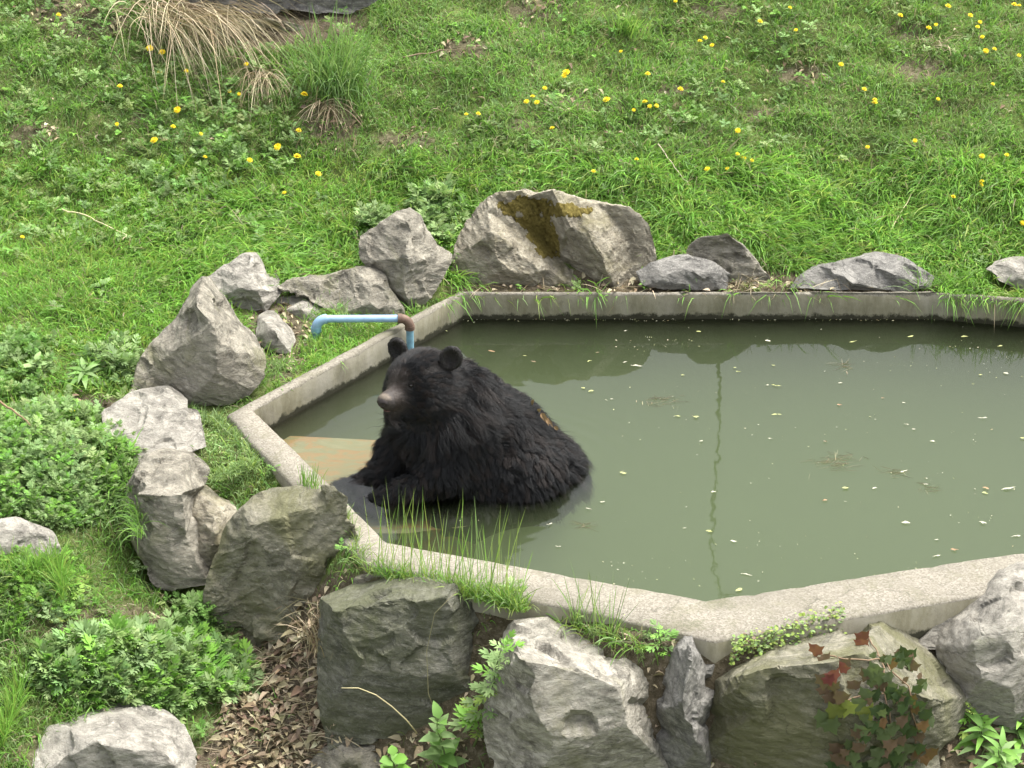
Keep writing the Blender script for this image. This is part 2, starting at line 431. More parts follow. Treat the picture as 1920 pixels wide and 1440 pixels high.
# ------------------------------------------------------------------ rocks
ROCK_OBJS = []
def build_rock(name, outline, interior, base, ztop, thick, mat, label, group='boulders around the pool', amp=1.0, edge=.019, strata=(0, 0, 1), cat='rock', back=0, moss=None):
    bx, by, bz = base
    grow = 1.12 if name != 'pebble' else 1.0
    mx_ = sum(p[0] for p in outline) / len(outline); my_ = sum(p[1] for p in outline) / len(outline)
    outline = [(mx_ + (p[0] - mx_) * grow, my_ + (p[1] - my_) * grow, *p[2:]) for p in outline]
    B = ground_hit(bx, by) if bz is None else at_z(bx, by, bz)
    Y0 = B[1] + back
    ys = [p[1] for p in outline]; ytop, ybot = min(ys), max(ys)
    ptop = min(outline, key=lambda p: p[1])
    bt = max(.02, at_z(ptop[0], ptop[1], ztop)[1] - Y0)
    def b_of(py): return bt * (max(0, (ybot - py)) / (ybot - ytop)) ** 1.1
    P3 = []
    for p in outline:
        b = p[2] if len(p) > 2 else b_of(p[1]) + .04
        P3.append(at_y(p[0], p[1], Y0 + b))
    no = len(outline)
    for p in interior:
        P3.append(at_y(p[0], p[1], Y0 + (p[2] if len(p) > 2 else b_of(p[1]) - .1)))
    pts2 = [Vector((p[0], -p[1])) for p in list(outline) + list(interior)]
    edges = [(i, (i + 1) % no) for i in range(no)]
    v2, e2, f2, ov, _, _ = geometry.delaunay_2d_cdt(pts2, edges, [], 1, 1e-4)
    bm = bmesh.new()
    loc = []
    for i, src in enumerate(ov):
        if src: loc.append(P3[src[0]])
        else: loc.append(at_y(v2[i][0], -v2[i][1], Y0 + b_of(-v2[i][1]) + .03))
    origin = np.array([np.mean([p[0] for p in P3]), np.mean([p[1] for p in P3]) , min(p[2] for p in P3)])
    vs = [bm.verts.new(Vector(p - origin)) for p in loc]
    for f in f2:
        try: bm.faces.new([vs[i] for i in f])
        except ValueError: pass
    # the hidden rear half
    bnd = [e for e in bm.edges if len(e.link_faces) == 1]
    ring = [0]; nb = {}
    for e in bnd:
        a, b = e.verts; nb.setdefault(a, []).append(b); nb.setdefault(b, []).append(a)
    start = bnd[0].verts[0]; loop = [start]; prev = None; cur = start
    while True:
        nxt = [q for q in nb[cur] if q is not prev]
        q = nxt[0]
        if q is start or len(loop) > 500: break
        loop.append(q); prev, cur = cur, q
    C = sum((q.co for q in loop), Vector()) / len(loop)
    rear = []
    for q in loop:
        co = C + (q.co - C) * .72; co.y = max(q.co.y + thick * .45, C.y + thick * .55)
        co.z -= .1 * thick if co.z > C.z else 0
        rear.append(bm.verts.new(co))
    for i in range(len(loop)):
        j = (i + 1) % len(loop)
        bm.faces.new((loop[i], loop[j], rear[j], rear[i]))
    cv = bm.verts.new(C + Vector((0, thick * .95, -.05)))
    for i in range(len(rear)):
        bm.faces.new((rear[i], rear[(i + 1) % len(rear)], cv))
    bmesh.ops.triangulate(bm, faces=bm.faces)
    bmesh.ops.recalc_face_normals(bm, faces=bm.faces)
    for it in range(9):
        lim = edge
        el = [e for e in bm.edges if e.calc_length() > lim * (1.0 if max(v.co.y for v in e.verts) < C.y + thick * .4 else 2.5)]
        if not el: break
        bmesh.ops.subdivide_edges(bm, edges=el, cuts=1)
        bmesh.ops.triangulate(bm, faces=[f for f in bm.faces if len(f.verts) > 3])
    bmesh.ops.smooth_vert(bm, verts=bm.verts, factor=.4, use_axis_x=True, use_axis_y=True, use_axis_z=True)
    bm.normal_update()
    ax = Vector(strata).normalized(); sd = Vector((random.random() * 50, random.random() * 50, random.random() * 50))
    bm.verts.ensure_lookup_table()
    co = np.array([q.co for q in bm.verts]); no_ = np.array([q.normal for q in bm.verts])
    co0 = co.copy(); size = float(np.linalg.norm(co.max(0) - co.min(0)))
    front = np.where(no_[:, 1] < .3)[0]
    lr = np.random.default_rng(int(abs(outline[0][0]) * 7 + abs(outline[0][1])))
    axn = np.array(ax)
    wob = np.array([noise.noise(Vector(c) * 6 + sd) for c in co])
    for it in range(int(70 * amp)):
        q = lr.choice(front); n_ = no_[q] + lr.normal(0, .20, 3)
        if it % 3 == 0: n_ = n_ + np.sign(n_ @ axn) * axn * .3           # cleavage follows the bedding
        n_ /= np.linalg.norm(n_); rad_ = size * lr.uniform(.10, .42)
        dep = size * lr.uniform(.004, .018) * min(1, amp)
        dd = (co - co[q]) @ n_ + dep
        r_ = np.linalg.norm(co - co[q], axis=1) * (1 + .5 * wob)
        for _s in range(3):
            m_ = (dd > 0) & (r_ < rad_)
            if not m_.any() or dd[m_].max() < size * .032: break
            rad_ *= .6
        else: continue
        co[m_] -= np.outer(dd[m_] * np.clip((rad_ - r_[m_]) / (rad_ * .06), 0, 1), n_)
    off_ = co - co0; ol = np.linalg.norm(off_, axis=1) + 1e-9; lim_ = size * .055
    co = co0 + off_ * np.minimum(1, lim_ / ol)[:, None]
    for q, c in zip(bm.verts, co): q.co = c
    bm.normal_update()
    disp = []
    for q in bm.verts:
        p = q.co
        along = p.dot(ax)
        ps = p + ax * along * 2.6
        d = .007 * noise.noise(p * 4 + sd) + .007 * (noise.ridged_multi_fractal(ps * 4.5 + sd, 1.0, 2.2, 4, 1.0, 2.0) - 1.0)
        d += .0045 * noise.turbulence(ps * 20 + sd, 3, False)
        disp.append(d * amp)
    for q, d in zip(bm.verts, disp): q.co += q.normal * d
    bm.normal_update()
    for e in bm.edges:
        if len(e.link_faces) == 2 and e.calc_face_angle(0) > .50: e.smooth = False
    o = link(name, bm_mesh(name, bm), mat); o.location = origin
    tag(o, label, cat, group)
    ROCK_OBJS.append(o)
    if moss:
        for _one in (1,):
            mb = bmesh.new(); mb.from_mesh(o.data)
            keep = []
            for f in mb.faces:
                c = np.array(f.calc_center_median()) + origin
                u, v = proj(c)
                a = min(((u - mx) / rx) ** 2 + ((v - my) / ry) ** 2 for (mx, my, rx, ry) in moss) + .9 * noise.noise(Vector(c) * 16) + .7 * noise.noise(Vector(c) * 45)
                if a > 1 or f.normal.y > .5: keep.append(f)
            bmesh.ops.delete(mb, geom=keep, context='FACES')
            if not mb.faces: mb.free(); continue
            left_ = set(mb.faces); best = set()
            while left_:
                st_ = [left_.pop()]; isl = set(st_)
                while st_:
                    for e_ in st_.pop().edges:
                        for g_ in e_.link_faces:
                            if g_ in left_: left_.discard(g_); isl.add(g_); st_.append(g_)
                if len(isl) > len(best): best = isl
            bmesh.ops.delete(mb, geom=[f for f in mb.faces if f not in best], context='FACES')
            bmesh.ops.subdivide_edges(mb, edges=mb.edges, cuts=1, use_grid_fill=True)
            mb.normal_update()
            for q in mb.verts:
                rim = any(e.is_boundary for e in q.link_edges)
                q.co += q.normal * ((-.005 if rim else .006 + .007 * noise.noise(q.co * 80)))
            mo = link('moss', bm_mesh('moss', mb), M_MOSS, o)
    return o
M_MOSS = None
def moss_mat():
    m, t, out = newmat('moss'); v = objco(t); n = noise_n(t, v, 40, 8, .75); n2 = noise_n(t, v, 220, 3, .8)
    c = ramp(t, n, [(.3, (.085, .07, .022)), (.5, (.18, .145, .042)), (.7, (.27, .22, .07))])
    pbr(t, out, c, .95, bump(t, n2, 1.0, .012), .1); return m
M_MOSS = moss_mat()
g_far, g_left, g_front = 'boulders behind the pool', 'rocks left of the pool', 'boulders in front of the pool'
build_rock('boulder', [(243, 738), (262, 690), (290, 645), (335, 600), (352, 560), (365, 532), (388, 530), (410, 560), (440, 595), (470, 630), (492, 662), (485, 700), (462, 730), (430, 748), (340, 752), (280, 748)],
    [(385, 560, .17), (400, 610, .06), (440, 660, .08), (330, 660, .10), (400, 700, -.02), (300, 700, .08)], (380, 752, .17), .60, .45, ROCK['grey'], 'tall pointed grey boulder at the left end of the pool', g_left, strata=(.5, 0, .9))
build_rock('boulder', [(385, 530), (420, 505), (455, 482), (478, 480), (492, 500), (497, 522), (520, 535), (532, 548), (515, 565), (495, 585), (470, 592), (448, 582), (415, 565), (395, 548)],
    [(470, 520, .12), (440, 545, .05), (490, 550, .02)], (470, 592, .17), .42, .35, ROCK['pale'], 'pale peaked boulder behind the tall pointed one, above the small flat slabs', g_left)
build_rock('flat_stone', [(485, 590), (510, 588), (535, 610), (552, 640), (545, 662), (520, 668), (495, 655), (482, 630)], [(515, 625, .05)], (515, 668, .15), .22, .18, ROCK['pale'], 'small smooth grey slab lying in front of the pale peaked boulder', g_left, amp=.4, edge=.03)
build_rock('flat_stone', [(518, 560), (570, 558), (605, 562), (612, 580), (590, 610), (560, 608), (530, 585)], [(565, 580, .05)], (565, 612, .13), .22, .2, ROCK['pale'], 'pale flat stone beside the blue pipe, left of its grass tuft', g_left, amp=.4, edge=.03)
build_rock('boulder', [(528, 540), (560, 525), (600, 525), (650, 510), (690, 503), (715, 512), (722, 540), (745, 575), (752, 592), (640, 594), (600, 575), (560, 557), (535, 552)],
    [(640, 535, .2), (690, 530, .12), (700, 565, .05), (600, 545, .15)], (650, 594, .17), .37, .3, ROCK['grey'], 'long low boulder behind the horizontal blue pipe', g_left, strata=(.9, 0, .4))
build_rock('boulder', [(678, 450), (710, 432), (745, 405), (768, 397), (785, 410), (800, 440), (820, 468), (843, 480), (842, 510), (820, 540), (800, 560), (765, 584), (740, 570), (722, 540), (712, 512), (690, 495), (680, 475)],
    [(768, 430, .14), (772, 480, .02), (762, 545, -.02), (720, 470, .12), (810, 500, .12)], (765, 584, .13), .62, .4, ROCK['grey'], 'pyramid shaped grey boulder with a sharp peak left of the mossy boulder', g_far, strata=(.2, 0, 1))
build_rock('mossy_boulder', [(856, 505), (870, 455), (885, 420), (910, 390), (935, 372), (985, 366), (1000, 374), (1035, 365), (1075, 376), (1110, 388), (1165, 395), (1195, 420), (1208, 455), (1218, 490), (1214, 535), (1150, 545), (1000, 547), (880, 545), (855, 528)],
    [(905, 420, .08), (960, 408, .26), (1018, 445, .34), (985, 478, .06), (945, 450, .05), (1042, 482, .26), (1078, 505, .20), (1112, 530, .10), (1072, 430, .10), (1105, 420, .10), (1100, 462, .0), (1165, 425, .22), (1140, 500, -.03), (1060, 530, .02), (920, 500, .0), (985, 512, -.02), (1030, 505, .06), (1190, 490, .14)],
    (1030, 546, .12), .64, .7, ROCK['warm'], 'largest boulder behind the pool, topped with yellow brown moss', g_far, amp=1.25, edge=.018, strata=(.8, 0, .5),
    moss=[(985, 388, 62, 17), (1050, 394, 60, 13), (1000, 412, 34, 22), (1018, 440, 28, 26), (1030, 466, 26, 18)])
build_rock('boulder', [(1200, 510), (1225, 495), (1262, 485), (1290, 481), (1330, 492), (1362, 515), (1355, 540), (1320, 546), (1240, 544), (1210, 535)],
    [(1265, 505, .06), (1320, 515, .03), (1250, 525, .0)], (1280, 548, .155), .33, .3, ROCK['slate'], 'low smooth slate grey boulder leaning against the mossy boulder', g_far, amp=.5, strata=(1, 0, .5))
build_rock('boulder', [(1290, 480), (1300, 462), (1320, 450), (1365, 446), (1400, 465), (1425, 500), (1452, 530), (1440, 545), (1380, 546), (1330, 540)],
    [(1360, 465, .16), (1400, 500, .06)], (1385, 547, .155), .43, .35, ROCK['grey'], 'brownish grey boulder behind the slate one with straw at its foot', g_far, back=.08)
build_rock('boulder', [(1490, 545), (1510, 520), (1545, 500), (1600, 490), (1650, 477), (1690, 485), (1720, 505), (1742, 520), (1735, 538), (1680, 546), (1600, 548)],
    [(1580, 510, .08), (1640, 500, .1), (1690, 520, .03), (1600, 530, .0)], (1610, 549, .155), .32, .3, ROCK['slate'], 'long low bluish grey boulder alone on the far edge right of the straw', g_far, amp=.6, strata=(1, 0, .4))
build_rock('boulder', [(1855, 505), (1890, 492), (1960, 488), (1980, 520), (1940, 548), (1890, 540)], [(1920, 510, .06)], (1920, 550, .155), .31, .3, ROCK['pale'], 'pale boulder cut by the frame on the far right bank', g_far)
build_rock('flat_rock', [(195, 772), (240, 745), (310, 738), (348, 756), (345, 790), (375, 815), (380, 840), (330, 852), (260, 858), (225, 828), (200, 800)],
    [(290, 765, .36), (260, 800, .22), (320, 815, .2)], (300, 858, .16), .28, .35, ROCK['pale'], 'broad flat topped pale rock below the tall pointed boulder', g_left, amp=.8)
build_rock('stone', [(316, 798), (322, 775), (338, 755), (350, 764), (348, 800), (330, 806)], [(340, 775, .05)], (335, 806, .12), .22, .15, ROCK['grey'], 'small pointed stone rising from the edge of the flat pale rock', g_left, amp=.4, edge=.03)
build_rock('boulder', [(243, 905), (262, 870), (300, 856), (350, 863), (388, 890), (380, 915), (360, 935), (395, 970), (400, 1040), (385, 1088), (330, 1098), (280, 1088), (262, 1040), (245, 970)],
    [(265, 920, .14), (300, 925, .12), (340, 925, .14), (320, 880, .34), (300, 1000, .05), (350, 1010, .06)], (330, 1098, -.20), .24, .5, ROCK['grey'], 'upright boulder with smooth pale flat top between the weeds and the grassy ledge', g_left, strata=(.3, 0, 1))
build_rock('boulder', [(333, 960), (355, 932), (375, 922), (400, 940), (442, 962), (442, 1000), (420, 1042), (390, 1062), (350, 1040)], [(385, 960, .12), (400, 1000, .05)], (390, 1064, -.14), .13, .35, ROCK['warm'], 'lumpy brownish rock tucked between the pale topped boulder and the big round one', g_left)
build_rock('boulder', [(405, 1060), (430, 990), (470, 950), (500, 925), (560, 922), (615, 928, .2), (640, 950, .1), (645, 985, .06), (667, 1040, .02), (662, 1080, .0), (622, 1125, .0), (612, 1180), (560, 1238), (500, 1255), (440, 1238), (410, 1180), (397, 1120)],
    [(520, 965, .16), (600, 970, .1), (470, 1010, .12), (560, 1040, .05), (620, 1050, .02), (500, 1120, .03), (570, 1130, .05), (450, 1130, .06), (530, 1200, -.03)], (510, 1256, -.52), .33, .4, ROCK['green'], 'large rounded olive grey boulder at the left corner of the pool', g_front, amp=1.3, strata=(-.6, 0, .8), edge=.018)
build_rock('boulder', [(617, 1130), (650, 1118), (690, 1100), (735, 1085), (775, 1068), (830, 1072), (870, 1082), (900, 1118), (930, 1165), (937, 1200), (932, 1290), (872, 1370), (800, 1397), (700, 1397), (630, 1397), (612, 1340), (614, 1230)],
    [(625, 1140, .12), (700, 1122, .12), (770, 1108, .13), (845, 1092, .15), (750, 1180, .09), (680, 1240, .04), (850, 1200, .07), (760, 1300, .01), (870, 1290, .04)], (760, 1397, -.52), .19, .5, ROCK['dark'], 'dark square cut boulder with a pale flat top, right of the large rounded one', g_front, amp=.9, strata=(.3, 0, 1), edge=.018)
build_rock('stone', [(662, 1108), (668, 1084), (705, 1074), (738, 1084), (725, 1102), (690, 1115)], [(700, 1090, .05)], (700, 1115, .04), .15, .2, ROCK['grey'], 'small grey stone peeping over the back of the dark square boulder', g_front, amp=.5, edge=.03)
build_rock('boulder', [(932, 1260), (950, 1200), (975, 1176), (1050, 1175), (1100, 1210), (1160, 1225), (1215, 1255), (1230, 1300), (1222, 1360), (1250, 1402), (1250, 1448), (1100, 1490), (940, 1480), (922, 1380)],
    [(980, 1210, .14), (1060, 1225, .16), (1150, 1270, .1), (1000, 1330, .03), (1100, 1330, .05), (1180, 1360, .02), (1060, 1420, -.06)], (1090, 1480, -.40), .13, .5, ROCK['streak'], 'pale streaked boulder sloping down right of the mugwort stem', g_front, amp=1.0, strata=(-.35, 0, .9), edge=.018)
build_rock('boulder', [(1226, 1275), (1250, 1225), (1280, 1190), (1302, 1182), (1330, 1215), (1355, 1262), (1352, 1312), (1327, 1360), (1330, 1440), (1290, 1480), (1250, 1450), (1225, 1350)],
    [(1298, 1225, .1), (1285, 1300, -.03), (1310, 1380, -.02)], (1285, 1480, -.40), .15, .4, ROCK['slate'], 'narrow upright boulder wedged between the streaked and the big ivy boulder', g_front, strata=(.9, 0, .4))
build_rock('boulder', [(1342, 1290), (1385, 1255), (1450, 1215), (1510, 1180), (1580, 1162), (1660, 1162), (1700, 1180), (1735, 1210), (1775, 1265), (1802, 1312), (1790, 1352), (1742, 1400), (1755, 1490), (1500, 1510), (1335, 1490), (1328, 1400), (1345, 1340)],
    [(1385, 1275, .08), (1460, 1246, .1), (1535, 1244, .08), (1600, 1230, .12), (1670, 1225, .16), (1720, 1245, .14), (1600, 1195, .28), (1450, 1340, .0), (1580, 1340, .0), (1690, 1330, .04), (1760, 1310, .1), (1550, 1430, -.06)], (1540, 1500, -.42), .17, .6, ROCK['green'], 'biggest front boulder, pale on top, with red and green ivy hanging down it', g_front, amp=1.0, strata=(.2, 0, 1), edge=.018)
build_rock('boulder', [(1737, 1205), (1780, 1165), (1820, 1140), (1870, 1090), (1920, 1072), (2010, 1070), (2040, 1200), (2000, 1335), (1920, 1348), (1860, 1372), (1800, 1332), (1790, 1280), (1760, 1240)],
    [(1830, 1190, .12), (1880, 1160, .18), (1930, 1230, .1), (1840, 1270, .06), (1900, 1310, .0)], (1870, 1374, -.26), .26, .5, ROCK['pale'], 'pale slanting boulder under the right end of the rim', g_front, strata=(-.6, 0, .7))
build_rock('flat_rock', [(60, 1402), (90, 1367), (180, 1346), (260, 1336), (330, 1360), (352, 1400), (362, 1455), (200, 1480), (80, 1450)], [(200, 1390, .12), (280, 1400, .1)], (210, 1480, -.38), -.28, .35, ROCK['pale'], 'flat grey rock at the bottom beneath the front mugwort', g_left, amp=.7)
build_rock('flat_rock', [(-40, 985), (20, 978), (60, 995), (107, 1030), (90, 1050), (30, 1044), (-40, 1035)], [(20, 1005, .1)], (30, 1050, .06), .19, .25, ROCK['pale'], 'flat pale rock entering the frame below the round weed patch', g_left, amp=.5)
build_rock('stone', [(580, 1442), (610, 1405), (660, 1390), (712, 1395), (727, 1430), (722, 1480), (600, 1480)], [(660, 1415, .06)], (660, 1480, -.69), -.52, .25, ROCK['grey'], 'rounded grey stone at the foot of the dark square boulder', g_front, amp=.6)
build_rock('stone', [(868, 1440), (880, 1400), (905, 1383), (932, 1400), (938, 1470), (880, 1480)], [(905, 1415, .04)], (905, 1480, -.66), -.48, .2, ROCK['dark'], 'dark stone wedged behind the broad leaved seedling', g_front, amp=.6)
build_rock('stone', [(98, 1218), (120, 1192), (160, 1188), (174, 1215), (150, 1235), (115, 1233)], [(138, 1208, .08)], (138, 1235, None), -.13, .15, ROCK['grey'], 'small grey stone half buried above the front mugwort patch', g_left, amp=.4, edge=.03)
build_rock('stone', [(1722, 1192), (1760, 1156), (1815, 1133), (1802, 1162), (1748, 1208)], [(1765, 1172, .1)], (1745, 1208, -.05), .05, .2, ROCK['warm'], 'sandy slab between the rim and the pale slanting boulder', g_front, amp=.3, edge=.03)
build_rock('boulder', [(350, -12), (480, -40), (665, -35), (690, 4), (650, 30), (560, 36), (450, 30), (385, 24)], [(480, 5, .1), (580, 8, .1)], (540, 36, None), 1.45, .4, ROCK['slate'], 'dark bluish rock cut by the top edge above the bare ledge', 'rocks on the slope', back=-.04)
build_rock('flat_rock', [(418, 48), (500, 36), (562, 50), (575, 72), (520, 84), (450, 77)], [(500, 55, .12)], (500, 84, None), 1.12, .25, ROCK['warm'], 'flat weathered slab on the slope left of the tall sedge', 'rocks on the slope', amp=.7)
for (px, py, r, lab) in ((530, 377, 10, 'small pale stone right under a dandelion on the left slope'), (128, 400, 9, 'small pale stone near the left edge of the slope'), (210, 405, 6, 'tiny stone on the slope left of the dry stem'), (500, 411, 7, 'whitish stone on the slope above the pale peaked boulder')):
    build_rock('pebble', [(px - r, py), (px - r * .6, py - r * .7), (px + r * .5, py - r * .7), (px + r, py), (px + r * .4, py + r * .6), (px - r * .6, py + r * .6)], [(px, py, .0)], (px, py + r * .6, None), ground_hit(px, py)[2] + .07, .05, ROCK['pale'], lab, 'loose stones on the slope', amp=.15, edge=.02)

# ------------------------------------------------------------------ the bear: one smooth body grown from a signed distance field
def nrm(v): v = np.asarray(v, float); return v / np.linalg.norm(v)
class Field:
    def __init__(s): s.it = []
    def cone(s, a, b, r1, r2, k=.06): s.it.append(('c', np.array(a), np.array(b), r1, r2, k))
    def ell(s, c, axes, r, k=.05): s.it.append(('e', np.array(c), np.array(axes), np.array(r), k))
    def cut(s, c, axes, r, k=.02): s.it.append(('x', np.array(c), np.array(axes), np.array(r), k))
    def ev(s, P):
        d = None
        for t in s.it:
            if t[0] == 'c':
                _, a, b, r1, r2, k = t; ab = b - a
                h = np.clip(((P - a) @ ab) / (ab @ ab), 0, 1)
                q = np.linalg.norm(P - a - h[:, None] * ab, axis=1) - (r1 + (r2 - r1) * h)
            else:
                _, c, ax, r, k = t
                l = ((P - c) @ ax.T) / r; n = np.linalg.norm(l, axis=1); g = np.linalg.norm(l / r, axis=1) + 1e-6
                q = n * (n - 1) / g
            if d is None: d = q
            elif t[0] == 'x':
                h = np.clip(.5 - .5 * (d + q) / k, 0, 1); d = d * (1 - h) - q * h + k * h * (1 - h)
            else:
                h = np.clip(.5 + .5 * (q - d) / k, 0, 1); d = q * (1 - h) + d * h - k * h * (1 - h)
        return d
def surface_nets(f, lo, hi, st):
    ax = [np.arange(l, h, st) for l, h in zip(lo, hi)]
    n = [len(a) for a in ax]
    G = np.stack(np.meshgrid(*ax, indexing='ij'), -1).reshape(-1, 3)
    D = np.concatenate([f(G[i:i + 60000]) for i in range(0, len(G), 60000)]).reshape(n)
    corners = [(i, j, k) for i in (0, 1) for j in (0, 1) for k in (0, 1)]
    m = [x - 1 for x in n]
    vals = np.stack([D[i:i + m[0], j:j + m[1], k:k + m[2]] for i, j, k in corners], -1)
    s = vals < 0; act = s.any(-1) & ~s.all(-1)
    acc = np.zeros((*m, 3)); cnt = np.zeros(m)
    for a in range(8):
        for b in range(a + 1, 8):
            ca, cb = np.array(corners[a]), np.array(corners[b])
            if np.abs(ca - cb).sum() != 1: continue
            va, vb = vals[..., a], vals[..., b]; cr = (va < 0) != (vb < 0)
            t = np.where(cr, va / np.where(cr, va - vb, 1), 0)
            acc += np.where(cr[..., None], ca + t[..., None] * (cb - ca), 0); cnt += cr
    idx = np.full(m, -1); idx[act] = np.arange(act.sum())
    cell = np.argwhere(act)
    V = np.array(lo) + st * (cell + acc[act] / cnt[act][:, None])
    F = []
    for d in range(3):
        u, v = (d + 1) % 3, (d + 2) % 3
        sl0 = [slice(None)] * 3; sl1 = [slice(None)] * 3
        sl0[d] = slice(0, n[d] - 1); sl1[d] = slice(1, n[d])
        a, b = D[tuple(sl0)] < 0, D[tuple(sl1)] < 0
        e = np.argwhere(a != b); fl = a[tuple(e.T)]
        ok = (e[:, u] > 0) & (e[:, v] > 0) & (e[:, u] < m[u]) & (e[:, v] < m[v]) & (e[:, d] < m[d])
        e, fl = e[ok], fl[ok]
        du = np.zeros(3, int); du[u] = 1; dv = np.zeros(3, int); dv[v] = 1
        q = [idx[tuple((e - du - dv).T)], idx[tuple((e - dv).T)], idx[tuple(e.T)], idx[tuple((e - du).T)]]
        q = np.stack(q, 1); q[~fl] = q[~fl][:, ::-1]
        F.append(q)
    F = np.concatenate(F); F = F[(F >= 0).all(1)]
    return V, F

Y0B = -.9
Hc = at_y(790, 722, -1.02)
fwd = nrm((-.64, -.74, .16)); lat = nrm(np.array((.76, -.64, .10)) - fwd * fwd.dot((.76, -.64, .10))); upv = np.cross(fwd, lat)
HB = np.stack([fwd, lat, upv])
if upv[2] < 0: upv = -upv; HB = np.stack([fwd, lat, upv])
def hp(f, l, u): return Hc + fwd * f + lat * l + upv * u
I3 = np.eye(3)
B = Field()
bp = lambda x, y, Y: at_y(x, y, Y)
B.cone(bp(1006, 900, -.88), bp(905, 828, -.9), .235, .265, .10)         # pelvis to ribcage
B.cone(bp(905, 828, -.9), bp(858, 778, -.92), .265, .245, .10)           # ribcage to shoulders
B.cone(bp(858, 782, -.93), Hc + np.array([.02, .04, -.03]), .225, .155, .08)   # neck
B.ell(bp(815, 825, -.95), I3, (.17, .20, .21), .10)                     # chest
B.ell(bp(905, 900, -.98), I3, (.27, .22, .22), .10)                     # belly
B.ell(bp(985, 905, -1.05), I3, (.19, .17, .22), .08)                    # near thigh
B.ell(bp(985, 880, -.74), I3, (.19, .15, .22), .08)                     # far thigh
B.cone(bp(985, 930, -1.1), bp(880, 985, -1.2), .13, .085, .06)            # near hind leg under water
B.cone(bp(880, 985, -1.2), bp(830, 985, -1.25), .08, .07, .05)
B.cone(bp(868, 815, -1.08), bp(842, 882, -1.15), .135, .105, .07)         # near arm
B.cone(bp(842, 882, -1.15), bp(768, 922, -1.18), .095, .070, .05)
B.cone(bp(768, 922, -1.18), bp(722, 940, -1.19), .072, .066, .04)
B.ell(bp(702, 950, -1.19), I3, (.085, .075, .05), .04)
B.cone(bp(790, 800, -.84), bp(752, 846, -.90), .125, .095, .07)           # far arm
B.cone(bp(752, 846, -.90), bp(724, 890, -.96), .090, .072, .05)
B.cone(bp(724, 890, -.96), bp(686, 914, -1.00), .070, .066, .04)
B.ell(bp(660, 924, -1.02), I3, (.09, .075, .05), .04)
# head
B.ell(hp(-.01, 0, .025), HB, (.155, .160, .132), .06)
B.ell(hp(.07, 0, .055), HB, (.11, .11, .085), .05)
for s in (1, -1):
    B.ell(hp(.02, s * .095, -.05), HB, (.115, .080, .098), .05)          # cheek
    B.ell(hp(.125, s * .052, .045), HB, (.045, .032, .022), .02)          # brow
B.cone(hp(.10, 0, -.020), hp(.225, 0, -.034), .088, .054, .04)          # muzzle
B.ell(hp(.248, 0, -.026), HB, (.045, .047, .038), .02)                  # muzzle tip
B.cone(hp(.10, 0, -.105), hp(.215, 0, -.082), .062, .036, .018)           # lower jaw
B.cut(hp(.258, 0, -.072), HB, (.05, .05, .005), .010)                    # mouth line
for s in (1, -1):
    B.cut(hp(.152, s * .068, .046), HB, (.016, .012, .010), .012)          # eye socket
    ec = hp(-.035, s * .160, .166) if s > 0 else hp(-.02, s * .178, .140)
    en = nrm(fwd * .8 + lat * (.45 if s > 0 else .12)); eu = nrm(upv + lat * s * .45); eu = nrm(eu - en * eu.dot(en)); el = np.cross(en, eu)
    EB = np.stack([en, el, eu])
    B.ell(ec, EB, (.024, .058, .066), .022)
    B.cut(ec + en * .024, EB, (.030, .042, .047), .008)
loB = np.array([-.95, -1.62, -.5]); hiB = np.array([.62, -.42, .95])
BV, BF = surface_nets(B.ev, loB, hiB, .0125)
def grad(P, e=.004):
    g = np.stack([B.ev(P + np.eye(3)[i] * e) - B.ev(P - np.eye(3)[i] * e) for i in range(3)], 1)
    return g / (np.linalg.norm(g, axis=1)[:, None] + 1e-9)
loc = (BV - Hc) @ HB.T
def muz_mask(l):     # bare brownish muzzle
    m = np.clip((l[:, 0] - .135) / .06, 0, 1) * np.clip((.075 - np.abs(l[:, 1])) / .03, 0, 1) * np.clip((l[:, 2] + .10) / .03, 0, 1)
    return m
mm = muz_mask(loc)[:, None]
mw = np.clip((loc[:, 0] - .256) / .010, 0, 1) * np.clip((loc[:, 2] + .012) / .012, 0, 1)
bcol = np.array([.008, .008, .008]) * (1 - mm) + np.array([.042, .034, .031]) * mm
bcol = bcol * (1 - mw[:, None]) + np.array([.20, .165, .13]) * mw[:, None]
def skin_mat():
    m, t, out = newmat('bear_skin'); a = N(t, 'ShaderNodeAttribute', attribute_name='tint')
    n = noise_n(t, objco(t), 60, 6, .7)
    c = mix(t, bw(t, n, .35, .65), mix(t, .5, a.outputs['Color'], (.02, .018, .016)), a.outputs['Color'])
    pbr(t, out, c, .6, bump(t, n, .5, .006), .3); return m
bear = empty('bear', (at_z(900, 900, 0)[0], Y0B, 0)); bear.location.z = 0
tag(bear, 'black bear sitting in the shallow end of the pool facing left', 'bear')
bo = np.array(bear.location)
bme = np_mesh('body', BV - bo, BF, bcol, True)
body = link('body', bme, skin_mat(), bear)

# ---- coat
def curves_obj(name, P, rad, tint, mat, parent):
    n, k, _ = P.shape
    cu = bpy.data.hair_curves.new(name); cu.add_curves([k] * n)
    cu.attributes['position'].data.foreach_set('vector', P.astype(np.float32).ravel())
    ra = cu.attributes.get('radius') or cu.attributes.new('radius', 'FLOAT', 'POINT')
    ra.data.foreach_set('value', rad.astype(np.float32).ravel())
    a = cu.attributes.new('tint', 'FLOAT_COLOR', 'CURVE'); c = np.ones((n, 4), np.float32); c[:, :3] = tint
    a.data.foreach_set('color', c.ravel())
    cu.materials.append(mat)
    return link(name, cu, None, parent)
def fur_mat():
    m, t, out = newmat('fur'); a = N(t, 'ShaderNodeAttribute', attribute_name='tint')
    p = pbr(t, out, a.outputs['Color'], .48, None, .34)
    return m
tri = np.concatenate([BF[:, [0, 1, 2]], BF[:, [0, 2, 3]]])
